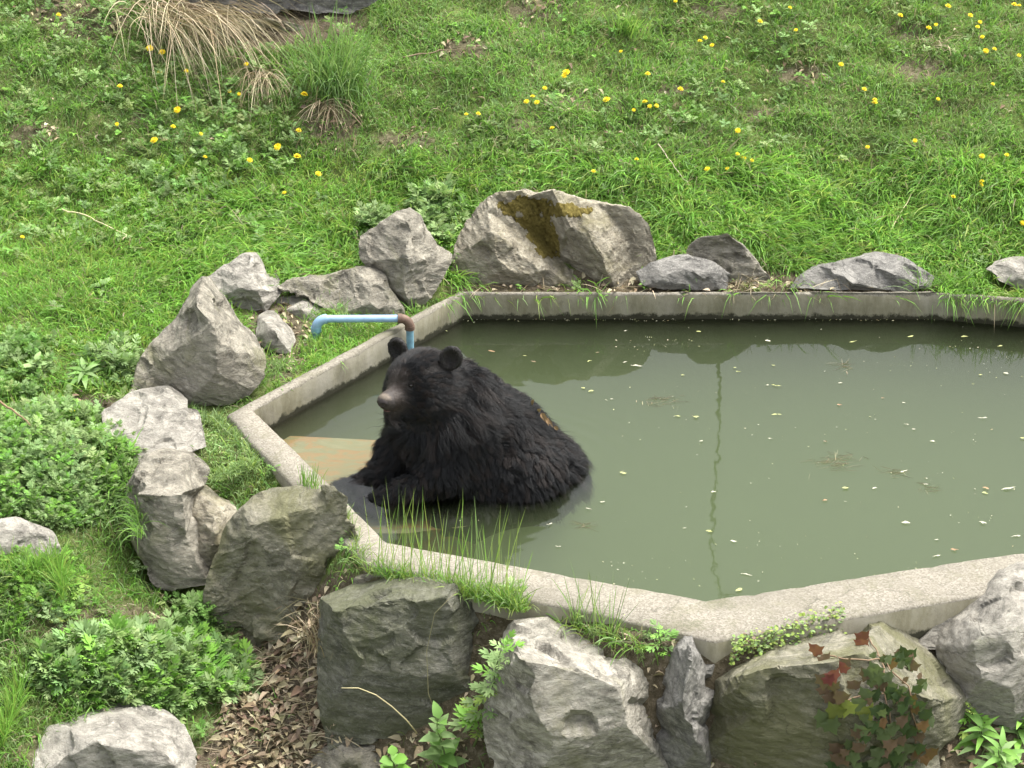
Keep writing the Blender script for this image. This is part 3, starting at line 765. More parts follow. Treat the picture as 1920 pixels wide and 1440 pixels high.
T0, T1, T2 = BV[tri[:, 0]], BV[tri[:, 1]], BV[tri[:, 2]]
ar = np.linalg.norm(np.cross(T1 - T0, T2 - T0), axis=1) / 2
cz = (T0 + T1 + T2)[:, 2] / 3
cl = ((T0 + T1 + T2) / 3 - Hc) @ HB.T
headw = np.exp(-(np.maximum(0, np.linalg.norm(cl * [1, 1, 1], axis=1) - .17) / .05) ** 2)
wgt = ar * np.where(cz > -.07, 1, 0) * (1 + 1.6 * headw)
NF = 150000
ti = rng.choice(len(tri), NF, p=wgt / wgt.sum())
r1, r2 = np.sqrt(rng.random(NF)), rng.random(NF)
RP = (1 - r1)[:, None] * T0[ti] + (r1 * (1 - r2))[:, None] * T1[ti] + (r1 * r2)[:, None] * T2[ti]
RN = grad(RP)
rl = (RP - Hc) @ HB.T
hw = np.exp(-(np.maximum(0, np.linalg.norm(rl, axis=1) - .16) / .07) ** 2)
isear = (rl[:, 2] > .10) & (np.abs(rl[:, 1]) > .09)
mz = muz_mask(rl); snout = (rl[:, 0] > .246)
# flow: head fur runs back from the nose, body fur runs back over the rump and hangs down
flow_b = np.stack([.55 - .25 * (RP[:, 2] < .1), np.zeros(NF), -.75 - .2 * (RP[:, 2] < .2)], 1)
arm = (RP[:, 0] < -.28) & (RP[:, 2] < .28)
flow_b[arm] = np.array([-.25, -.1, -1.0])
flow_h = -fwd[None] * 1.0 + np.array([0, 0, -.25]) + lat[None] * np.sign(rl[:, 1:2]) * .25
flow = flow_b * (1 - hw[:, None]) + flow_h * hw[:, None]
def vnoise(P, s, seed):
    ph = np.array([seed * 1.3, seed * 2.1, seed * .7])
    q = P * s + ph
    return np.stack([np.sin(q[:, 1] * 1.0 + 1.7 * np.sin(q[:, 2] * .9 + seed)) , np.sin(q[:, 2] * 1.1 + 1.5 * np.sin(q[:, 0] * 1.2)), np.sin(q[:, 0] * .9 + 1.6 * np.sin(q[:, 1] * 1.1 + seed))], 1)
flow += (vnoise(RP, 14, 3) * .50 + vnoise(RP, 31, 8) * .45 + vnoise(RP, 60, 5) * .25) * (1 - .75 * hw[:, None])
ft = flow - RN * (flow * RN).sum(1)[:, None]; ft /= np.linalg.norm(ft, axis=1)[:, None] + 1e-6
ln = .060 * (1 - hw) + .030 * hw
neck = np.exp(-((np.linalg.norm(rl, axis=1) - .26) / .07) ** 2) * (rl[:, 0] < .05); ln += .042 * neck; ln *= 1 + .35 * vnoise(RP, 9, 2)[:, 0] * (1 - hw)
face = np.clip((rl[:, 0] - .03) / .10, 0, 1) * hw; ln = ln * (1 - face) + .019 * face
ln[isear] = .007
chin = (rl[:, 0] > .03) & (rl[:, 2] < -.065) & (hw > .3); ln[chin] = .010
ln = ln * (1 - mz) + .006 * mz
ln[arm] *= .75
ln *= rng.uniform(.6, 1.15, NF)
ln[snout] = .0035
lift = np.where(hw > .5, .42, .6) * rng.uniform(.7, 1.3, NF); lift[mz > .3] = .18
KP = 6
tt = np.linspace(0, 1, KP)
P = RP[:, None] + (RN[:, None] * (lift[:, None, None] * tt[None, :, None]) + ft[:, None] * (tt[None, :, None] ** 1.2)) * ln[:, None, None]
P[:, :, 2] -= (.35 * ln * (1 - hw))[:, None] * tt[None] ** 2
# locks: tips gather towards a few guide hairs
NG = 3200
gi = rng.choice(NF, NG, replace=False)
kd = kdtree.KDTree(NG)
for i, g in enumerate(gi): kd.insert(Vector(RP[g]), i)
kd.balance()
near = np.array([gi[kd.find(Vector(p))[1]] for p in RP])
off = P[near] - RP[near][:, None] + RP[near][:, None]
cl_amt = (.66 * (1 - hw) + .30 * hw) * (1 - mz); cl_amt[isear] = .2; cl_amt[(RP[:, 2] < .10) & (hw < .3)] = .86
wv = np.minimum(np.linalg.norm(RP - RP[near], axis=1), .05)
P = P + (off - P) * (cl_amt[:, None] * (tt[None] ** 1.3))[:, :, None] * np.where(wv < .045, 1, .3)[:, None, None]
P += rng.normal(0, 1, (NF, 1, 3)) * (ln * .14)[:, None, None] * tt[None, :, None] ** 1.5
cph = np.modf(near * .6180339)[0] * 6.283; wdir = np.cross(ft, RN)
P += wdir[:, None] * ((np.sin(tt[None] * 6.5 + cph[:, None]) - np.sin(cph)[:, None]) * (ln * .13 * (1 - hw))[:, None] * tt[None])[:, :, None]
rad = np.interp(tt, [0, .6, 1], [.00085, .0007, .00012])[None] * np.ones((NF, 1)) * np.where(hw > .5, .75, 1.0)[:, None]
br = rng.random(NF)[:, None]
lockc = rng.random(NG)[np.searchsorted(np.sort(gi), near) % NG][:, None]
ftint = np.array([.0055, .0058, .0068]) * (.5 + .9 * br) + np.array([.011, .0065, .004]) * (lockc > .70)
ftint = ftint * (1 - mz[:, None]) + np.array([.050, .037, .029]) * mz[:, None] * (.6 + .6 * br)
tipw = (np.clip((rl[:, 0] - .256) / .010, 0, 1) * np.clip((rl[:, 2] + .012) / .012, 0, 1))[:, None]
ftint = ftint * (1 - tipw) + np.array([.21, .175, .135]) * tipw
ftint[isear] = np.array([.016, .0125, .0105]) * (.5 + .9 * br[isear])
keep = ~snout | (rng.random(NF) < .5)
fur = curves_obj('fur', P[keep] - bo, rad[keep], ftint[keep], fur_mat(), bear); tag(fur, kind='stuff')

# ---- nose, mouth, eyes
def head_ell(name, f, l, u, r, mat, seg=16, squash=None):
    bm = bmesh.new(); bmesh.ops.create_uvsphere(bm, u_segments=seg, v_segments=seg // 2 + 2, radius=1)
    for v in bm.verts:
        c = v.co
        if squash: c = squash(c)
        w_ = hp(f + c.x * r[0], l + c.y * r[1], u + c.z * r[2]) - bo
        v.co = Vector(w_)
    return link(name, bm_mesh(name, bm), mat, bear)
def nosesq(c):
    # wide at the top, narrowing to the lip, with two nostril dents
    k = 1.0 - .30 * max(0, -c.z); x, y, z = c.x, c.y * k, c.z
    for s in (1, -1):
        d = math.hypot((y - s * .48) / .26, (z + .18) / .30)
        if d < 1 and x > 0: x -= .45 * (1 - d * d)
    return Vector((x, y, z))
head_ell('nose', .270, 0, -.030, (.028, .038, .028), plain('nose_leather', (.018, .013, .012), .55, .35, 90, .3), 32, nosesq)
head_ell('lip', .236, 0, -.075, (.026, .026, .005), plain('lip_pink', (.13, .06, .055), .5, .4), 16)
M_EYE = plain('eye_gloss', (.012, .008, .006), .08, .6)
for s in (1, -1): head_ell('eye', .150, s * .068, .046, (.0108, .0108, .010), M_EYE, 16)
# ------------------------------------------------------------------ plants and small things
bpy.context.view_layer.update()
rv, rf, ro_ = [], [], 0
for o in ROCK_OBJS:
    m = o.data; n = len(m.vertices); a = np.empty(n * 3); m.vertices.foreach_get('co', a); a = a.reshape(-1, 3) + np.array(o.location)
    m.calc_loop_triangles(); t = np.empty(len(m.loop_triangles) * 3, int); m.loop_triangles.foreach_get('vertices', t)
    rv.append(a); rf.append(t.reshape(-1, 3) + ro_); ro_ += n
BVH = BVHTree.FromPolygons(np.concatenate(rv).tolist(), np.concatenate(rf).tolist())
def on_rock(x, y, z=None):
    h = BVH.ray_cast(Vector((x, y, 5)), Vector((0, 0, -1)))[0]
    return h is not None and h.z > (z if z is not None else float(terrain_z(np.array([x]), np.array([y]))[0])) + .012
DN = Vector((0, 0, -1))
def fn(x, y, s, seed): return noise.noise(Vector((x * s + seed, y * s - seed, seed * .37)))

def norm_rows(a): return a / (np.linalg.norm(a, axis=1)[:, None] + 1e-9)
# ribbons: P(t) = base + dir*L*t - up*droop*L*t^2
def blades(base, dirs, Ln, W, droop, col, nseg=3, face=None, tipcol=None):
    n = len(base); dirs = norm_rows(dirs); Ln = np.broadcast_to(Ln, n); W = np.broadcast_to(W, n); droop = np.broadcast_to(droop, n)
    ang = rng.random(n) * 6.283 if face is None else face
    hz = np.stack([np.cos(ang), np.sin(ang), np.zeros(n)], 1)
    side = np.cross(dirs, hz); side = norm_rows(side + 1e-6)
    V = []
    for i in range(nseg):
        t = i / nseg
        c = base + dirs * (Ln * t)[:, None]; c[:, 2] -= droop * Ln * t * t
        wd = (W * (1 - .55 * t) * (.7 if i == 0 else 1))[:, None] * .5
        V += [c - side * wd, c + side * wd]
    c = base + dirs * Ln[:, None]; c[:, 2] -= droop * Ln
    V.append(c)
    k = 2 * nseg + 1
    VV = np.stack(V, 1).reshape(-1, 3)
    f = []
    for i in range(nseg - 1):
        a = 2 * i; f += [(a, a + 1, a + 3), (a, a + 3, a + 2)]
    f.append((k - 3, k - 2, k - 1))
    F = (np.array(f)[None] + (np.arange(n) * k)[:, None, None]).reshape(-1, 3)
    C = np.repeat(col, k, 0)
    return VV, F, C
def scatter(T, pos, R, sc, col, cvar=None):
    """T = (V, F) template; R = (n,3,3)"""
    V0, F0 = T; n = len(pos); k = len(V0)
    VV = np.einsum('nij,kj->nki', R, V0) * np.asarray(sc)[:, None, None] + pos[:, None]
    F = (F0[None] + (np.arange(n) * k)[:, None, None]).reshape(-1, 3)
    return VV.reshape(-1, 3), F, np.repeat(col, k, 0)
def join3(L_):
    V, F, C, o = [], [], [], 0
    for v, f, c in L_:
        if len(v) == 0: continue
        V.append(v); F.append(f + o); C.append(c); o += len(v)
    return np.concatenate(V), np.concatenate(F), np.concatenate(C)
def rotm(yaw, tilt=None, tdir=None):
    n = len(yaw); c, s = np.cos(yaw), np.sin(yaw); Rz = np.zeros((n, 3, 3)); Rz[:, 0, 0] = c; Rz[:, 0, 1] = -s; Rz[:, 1, 0] = s; Rz[:, 1, 1] = c; Rz[:, 2, 2] = 1
    if tilt is None: return Rz
    ax = np.stack([-np.sin(tdir), np.cos(tdir), np.zeros(n)], 1); K_ = np.zeros((n, 3, 3))
    K_[:, 0, 1] = -ax[:, 2]; K_[:, 0, 2] = ax[:, 1]; K_[:, 1, 0] = ax[:, 2]; K_[:, 1, 2] = -ax[:, 0]; K_[:, 2, 0] = -ax[:, 1]; K_[:, 2, 1] = ax[:, 0]
    Rt = np.eye(3)[None] + np.sin(tilt)[:, None, None] * K_ + (1 - np.cos(tilt))[:, None, None] * (K_ @ K_)
    return Rt @ Rz
# leaf templates: along +X from the stalk, width along Y, face up +Z
def leaf_t(L_=1, W=.45, n=4, droop=.25, fold=.12, tip=.6, start=.0):
    V, F = [], []
    for i in range(n + 1):
        t = i / n; w_ = W * .5 * (math.sin(math.pi * min(1, t ** tip)) ** .8 if 0 < t < 1 else 0)
        x = start + t * L_; z = -droop * t * t * L_ + .12 * math.sin(t * 3) * L_ * .4
        if i in (0, n): V.append((x, 0, z))
        else: V += [(x, -w_, z + fold * w_), (x, 0, z - fold * w_ * .6), (x, w_, z + fold * w_)]
    F += [(0, 1, 2), (0, 2, 3)]
    for i in range(n - 2):
        a = 1 + 3 * i; F += [(a, a + 3, a + 4), (a, a + 4, a + 1), (a + 1, a + 4, a + 5), (a + 1, a + 5, a + 2)]
    a = 1 + 3 * (n - 2); e = len(V) - 1; F += [(a, e, a + 1), (a + 1, e, a + 2)]
    return np.array(V, float), np.array(F)
def lobed_t():
    parts = []
    def lobe(x0, ang, l, w_, z=0):
        c, s = math.cos(ang), math.sin(ang)
        P_ = [(0, 0, 0), (l * .5, -w_, .04 * l), (l, 0, -.12 * l), (l * .5, w_, .04 * l), (l * .5, 0, -.02 * l)]
        V = np.array([(x0 + x * c - y * s, x * s + y * c, zz + z - .22 * x0 * x0) for x, y, zz in P_])
        return V, np.array([(0, 1, 4), (1, 2, 4), (2, 3, 4), (3, 0, 4)])
    parts.append(lobe(.45, 0, .58, .10))
    for s in (1, -1):
        parts += [lobe(.25, s * .75, .42, .075), lobe(.5, s * .6, .42, .08), lobe(.72, s * .5, .26, .055), lobe(.1, s * .9, .18, .04)]
    parts.append((np.array([(0, -.02, 0), (0, .02, 0), (.6, .03, -.06), (.6, -.03, -.06)]), np.array([(0, 2, 1), (0, 3, 2)])))
    return merge(parts)
def ivy_t():
    out = [(0, 0), (.10, .28), (.02, .52), (.34, .40), (.55, .46), (.62, .22), (1.0, 0)]
    out = out + [(x, -y) for x, y in out[-2:0:-1]]
    V = [(.35, 0, -.03)] + [(x, y, .05 * math.sin(6 * y) - .12 * x * x - .10 * y * y) for x, y in out]
    n = len(out); F = [(0, 1 + i, 1 + (i + 1) % n) for i in range(n)]
    return np.array(V, float), np.array(F)[:, ::-1]
LOB, OVAL, LANCE, IVY = lobed_t(), leaf_t(1, .55), leaf_t(1, .26, 5, .45), ivy_t()
ROUND = leaf_t(1, .85, 3, .1, .1, .8)
def rosette(T, n, el=(.15, .9), seed=0, up=.0):
    r = np.random.default_rng(seed); parts = []
    for i in range(n):
        a = i * 2.4 + r.normal() * .3; e = r.uniform(*el); l = r.uniform(.7, 1.1)
        ca, sa, ce, se = math.cos(a), math.sin(a), math.cos(e), math.sin(e)
        M = np.array([[ca * ce, -sa, -ca * se], [sa * ce, ca, -sa * se], [se, 0, ce]])
        parts.append((T[0] * l @ M.T + np.array([0, 0, up * i / n]), T[1]))
    return merge(parts)
PAL = {k: np.array(v) for k, v in dict(lush=(0.211, 0.424, 0.071), mid=(0.165, 0.319, 0.071), olive=(0.217, 0.297, 0.100), grey=(0.211, 0.325, 0.120), pale=(0.302, 0.429, 0.171), yel=(0.308, 0.429, 0.097), dark=(0.085, 0.171, 0.051), dry=(.34, .285, .185), straw=(.46, .395, .27), brown=(.205, .150, .105)).items()}
def pick(n, items):
    ks = list(items); w_ = np.array([items[k] for k in ks], float); i = rng.choice(len(ks), n, p=w_ / w_.sum())
    return np.array([PAL[k] for k in ks])[i] * rng.uniform(.75, 1.25, (n, 1)) * rng.uniform(.93, 1.07, (n, 3))

# ---- where the ground is in view
def pool_free(P): return ~inside(P[:, :2], OUT)
def sample_world(n, box=(-3.3, 3.3, -3.0, 4.3)):
    P = np.stack([rng.uniform(box[0], box[1], n), rng.uniform(box[2], box[3], n)], 1)
    P = P[pool_free(P)]
    z = terrain_z(P[:, 0], P[:, 1]); P = np.column_stack([P, z]); u, v = proj(P)
    ok = (u > -260) & (u < 2180) & (v > -150) & (v < 1600)
    return P[ok], u[ok], v[ok]
def ell(u, v, cx, cy, rx, ry, soft=.35):
    return np.clip((1 - np.sqrt(((u - cx) / rx) ** 2 + ((v - cy) / ry) ** 2)) / soft + .5, 0, 1)
def poly_px(u, v, poly): return inside(np.stack([u, v], 1), np.array(poly, float))
LITTER = [(395, 1120), (640, 1080), (640, 1480), (330, 1500), (420, 1320), (440, 1230)]
FRONT = [(615, 1060), (760, 1085), (930, 1120), (1120, 1170), (1340, 1210), (1560, 1165), (1900, 1090), (2300, 1000), (2300, 1700), (560, 1700)]

BARE = ((870, 90, 45, 26), (1000, 20, 55, 22), (1500, 140, 60, 20), (1270, 170, 45, 14), (1060, 190, 45, 20), (60, 250, 50, 26), (150, 30, 100, 45), (620, 230, 60, 40), (1700, 60, 50, 20), (1340, 20, 55, 22), (760, 262, 60, 18), (1720, 130, 60, 24), (1440, 215, 45, 14), (270, 225, 30, 16), (960, 235, 40, 14))
def turf_amount(u, v):
    d = np.ones_like(u)
    d = np.where(poly_px(u, v, LITTER), .02, d); d = np.where(poly_px(u, v, FRONT), .08, d)
    d *= 1 - .95 * ell(u, v, 170, 765, 70, 25); d *= 1 - .97 * ell(u, v, 520, 45, 170, 50)
    d *= 1 - .9 * ell(u, v, 520, 630, 60, 90); d *= 1 - .75 * ell(u, v, 230, 1190, 150, 60)
    d *= 1 - .9 * ell(u, v, 205, 1420, 165, 60)
    for b in BARE: d *= 1 - .8 * ell(u, v, *b)
    return d * np.where((v > 505) & (v < 562) & (u > 850) & (u < 1760), .06, 1)
gu, gv = proj(V3)
tf = turf_amount(np.clip(gu, -3000, 5000), np.clip(gv, -3000, 5000))
go = link('ground', np_mesh('ground', V3, Q, np.repeat(tf[:, None], 3, 1), smooth=True), soil_mat()); tag(go, kind='structure')
def grass_field():
    P, u, v = sample_world(92000, (-3.3, 3.3, -3.0, 4.0))
    n = len(P)
    nz1 = np.array([fn(p[0], p[1], 1.6, 3) for p in P]); nz2 = np.array([fn(p[0], p[1], 4.5, 11) for p in P])
    hill = np.clip((330 - v) / 120, 0, 1)
    lush = np.clip((v - 250) / 90, 0, 1) * (v < 570) * np.clip((u - 620) / 120, 0, 1)
    lush = np.maximum(lush, ell(u, v, 480, 470, 260, 90)); lush = np.maximum(lush, ell(u, v, 250, 600, 120, 120) * .7)
    left = (u < 720) & (v > 300) & (v < 760)
    dens = (.92 + .22 * nz1 + .25 * nz2 + .1 * lush) * turf_amount(u, v)
    dens *= 1 - .55 * ell(u, v, 110, 880, 170, 130); dens *= 1 - .6 * ell(u, v, 250, 1270, 220, 90)
    strip = poly_px(u, v, [(330, 740), (480, 740), (440, 775), (545, 905), (480, 950), (390, 910), (360, 830)])
    dens = np.where(strip, 1, dens)
    k = rng.random(n) < dens * .80
    P, u, v, nz1, nz2, hill, lush, left, strip = [a[k] for a in (P, u, v, nz1, nz2, hill, lush, left, strip)]
    k = np.array([not on_rock(p[0], p[1], p[2]) for p in P]); P, u, v, nz1, nz2, hill, lush, left, strip = [a[k] for a in (P, u, v, nz1, nz2, hill, lush, left, strip)]
    n = len(P)
    h = .105 + .085 * lush + .085 * nz2 + .01 * left
    h = np.where(strip, .075, h); h *= np.where(v > 1000, 1.15, 1)
    h = np.where(ell(u, v, 225, 930, 45, 90) > .3, .2, h)
    h = np.clip(h * rng.uniform(.7, 1.3, n), .03, .3)
    col = np.where((lush > .5)[:, None], pick(n, dict(lush=5, mid=2, yel=1.6, grey=.5)), pick(n, dict(lush=2, mid=3, olive=2, grey=2, dry=.35)))
    col = np.where(strip[:, None], pick(n, dict(grey=3, pale=3, mid=1, yel=.6)), col)
    col = np.where((left & (lush < .5))[:, None], pick(n, dict(lush=5, yel=2, mid=1.4)), col)
    col *= (1 + .35 * nz1)[:, None]
    NB = 8
    lean = np.stack([.35 * np.sin(P[:, 0] * 3.1 + P[:, 1] * 2), -.35 - .2 * lush, np.zeros(n)], 1) * (.5 + lush)[:, None]
    base = np.repeat(P, NB, 0) + np.column_stack([rng.normal(0, .022, (n * NB, 2)), np.zeros(n * NB)])
    ok = pool_free(base)
    base[:, 2] = terrain_z(base[:, 0], base[:, 1]) - .006
    d = np.repeat(lean, NB, 0) + np.column_stack([rng.normal(0, .42, (n * NB, 2)), np.ones(n * NB)])
    Ln = np.repeat(h, NB) * rng.uniform(.5, 1.3, n * NB)
    W = .0050 + .013 * Ln * rng.uniform(.6, 1.3, n * NB)
    cc = np.repeat(col, NB, 0) * rng.uniform(.8, 1.2, (n * NB, 1))
    dead = rng.random(n * NB) < .045; cc[dead] = PAL['dry'] * rng.uniform(.6, 1.1, (dead.sum(), 1))
    V, F, C = blades(base[ok], d[ok], Ln[ok], W[ok], rng.uniform(.25, 1.05, ok.sum()), cc[ok], 3)
    o = link('grass', np_mesh('grass', V, F, C), M_GRASS); tag(o, kind='stuff')
    return len(F)
NG1 = grass_field()

def ground_cover():
    P, u, v = sample_world(26000)
    n = len(P); nz = np.array([fn(p[0], p[1], 2.1, 29) for p in P])
    lush = np.clip((v - 300) / 80, 0, 1) * (v < 570) * (u > 640)
    dens = .07 + .34 * nz - .12 * lush
    dens = np.where((u < 560) & (v < 470), dens + .28, dens)
    dens = np.where(poly_px(u, v, LITTER) | poly_px(u, v, FRONT), .015, dens)
    dens *= 1 - .9 * ell(u, v, 500, 50, 110, 45); dens *= 1 - .9 * ell(u, v, 250, 590, 200, 110); dens *= 1 - ell(u, v, 520, 630, 60, 90)
    k = rng.random(n) < dens; P, u, v, nz = P[k], u[k], v[k], nz[k]
    k = np.array([not on_rock(p[0], p[1], p[2]) for p in P]); P, u, v = P[k], u[k], v[k]
    Ls = []
    ros = [rosette(LOB, 6, (.1, 1.0), s, .5) for s in range(4)] + [rosette(ROUND, 6, (.0, .8), 11, .2), rosette(OVAL, 6, (.1, .9), 12, .3)]
    wv = [2, 2, 2, 2, 1.6, 1.6]; kind = rng.choice(6, len(P), p=np.array(wv) / sum(wv))
    for i in range(6):
        q = kind == i; m = q.sum()
        if not m: continue
        sc = (rng.uniform(.028, .062, m) if i < 4 else rng.uniform(.018, .038, m))
        Rm = rotm(rng.random(m) * 6.283, rng.random(m) * .4, rng.random(m) * 6.283)
        pos = P[q] + np.column_stack([np.zeros((m, 2)), rng.uniform(.015, .06, m)])
        Ls.append(scatter(ros[i], pos, Rm, sc, pick(m, dict(grey=3, pale=1.6, mid=2, olive=2) if i < 4 else dict(mid=3, lush=2, olive=2))))
    V, F, C = join3(Ls)
    tag(link('ground_cover', np_mesh('ground_cover', V, F, C, True), M_LEAF), kind='stuff')
    # dense mounds of feathery weeds
    Ls = []
    for cx, cy, rx, ry, n, h, pal, s0 in ((105, 880, 150, 115, 1000, .12, dict(grey=3, lush=2, pale=2), .058), (265, 1270, 205, 70, 520, .06, dict(pale=3, grey=3, lush=2), .10), (60, 1110, 110, 80, 130, .05, dict(lush=3, grey=2, yel=1), .055),
                                      (820, 425, 50, 55, 60, .10, dict(pale=3, grey=2), .10), (215, 690, 55, 35, 60, .07, dict(pale=2, grey=3), .075), (700, 440, 30, 20, 30, .1, dict(pale=3, grey=2), .08), (40, 690, 60, 60, 110, .07, dict(mid=3, grey=2), .06), (380, 1180, 60, 40, 70, .1, dict(mid=2, grey=2), .075), (400, 330, 150, 75, 90, .05, dict(grey=3, lush=2, pale=1), .055)):
        a = rng.random(n) * 6.283; r = np.sqrt(rng.random(n))
        G = np.array([ground_hit(cx + rx * r_ * math.cos(a_), cy + ry * r_ * math.sin(a_)) for a_, r_ in zip(a, r)])
        k = pool_free(G); G, r = G[k], r[k]; m = len(G)
        G[:, 2] = terrain_z(G[:, 0], G[:, 1]) + rng.uniform(.1, 1, m) * h * (1.15 - r ** 2)
        for i in range(4):
            q = rng.random(m) < .27; mm_ = q.sum()
            if mm_: Ls.append(scatter(ros[i], G[q], rotm(rng.random(mm_) * 6.283, rng.random(mm_) * .6, rng.random(mm_) * 6.283), rng.uniform(.6, 1.3, mm_) * s0, pick(mm_, pal)))
    V, F, C = join3(Ls)
    tag(link('feathery_weeds', np_mesh('feathery_weeds', V, F, C, True), M_LEAF), kind='stuff')
ground_cover()

def litter():
    DL = leaf_t(1, .5, 3, .35, .5, .7)
    Ls = []
    P, u, v = sample_world(30000)
    nz = np.array([fn(p[0], p[1], 2.6, 51) for p in P])
    hill = v < 320
    dens = np.where(hill, .03 + .14 * np.clip(nz, 0, 1), .01)
    for cx, cy, rx, ry in ((870, 90, 45, 30), (1000, 20, 60, 25), (1500, 140, 70, 25), (1060, 190, 50, 25), (60, 260, 60, 40), (150, 30, 110, 50), (620, 230, 70, 50), (760, 260, 60, 22), (170, 765, 60, 22), (520, 640, 60, 60)):
        dens = np.maximum(dens, .75 * ell(u, v, cx, cy, rx, ry))
    dens = np.where(poly_px(u, v, LITTER), .95, dens); dens = np.where(poly_px(u, v, FRONT), .6, dens)
    dens = np.where((v > 510) & (v < 556) & (u > 840) & (u < 1760), .8, dens)
    k = rng.random(len(P)) < dens; P = P[k]; v = v[k]
    k = np.array([not on_rock(p[0], p[1], p[2]) for p in P]); P = P[k]; n = len(P)
    P[:, 2] += rng.uniform(.003, .03, n)
    Ls.append(scatter(DL, P, rotm(rng.random(n) * 6.283, rng.random(n) * .9, rng.random(n) * 6.283), rng.uniform(.02, .055, n), pick(n, dict(brown=3, dry=4, straw=2))))
    q = np.column_stack([rng.uniform(415, 640, 1150), rng.uniform(1140, 1460, 1150)]); q = q[poly_px(q[:, 0], q[:, 1], LITTER)]
    q = np.concatenate([q, np.column_stack([rng.uniform(640, 1900, 260), rng.uniform(1380, 1470, 260)])])
    G = np.array([ground_hit(*x) for x in q]); G[:, 2] += rng.uniform(.004, .035, len(G)); n = len(G)
    Ls.append(scatter(DL, G, rotm(rng.random(n) * 6.283, rng.random(n) * .8, rng.random(n) * 6.283), rng.uniform(.025, .075, n), pick(n, dict(brown=4, dry=4, straw=1))))
    # loose straw and twigs lying about
    m = 1380
    a, r = rng.random(m), rng.random(m)
    u = np.concatenate([395 + 240 * rng.random(1000), 840 + 900 * rng.random(220), 100 + 300 * rng.random(80), 940 + 380 * rng.random(80)])
    v = np.concatenate([1110 + 340 * rng.random(1000), 543 + 9 * rng.random(220), 1130 + 100 * rng.random(80), 1130 + 80 * rng.random(80)])
    G = np.array([ground_hit(a_, b_) for a_, b_ in zip(u, v)]); G[:, 2] += .012
    k = pool_free(G); G = G[k]; m = len(G)
    d = np.column_stack([rng.normal(0, 1, (m, 2)), rng.normal(.25, .25, m)])
    Ls.append(blades(G, d, rng.uniform(.06, .22, m), .0045, rng.uniform(.1, .3, m), pick(m, dict(brown=1, dry=3, straw=3)), 3))
    V, F, C = join3(Ls); tag(link('leaf_litter', np_mesh('leaf_litter', V, F, C), M_DRY), kind='stuff')
litter()

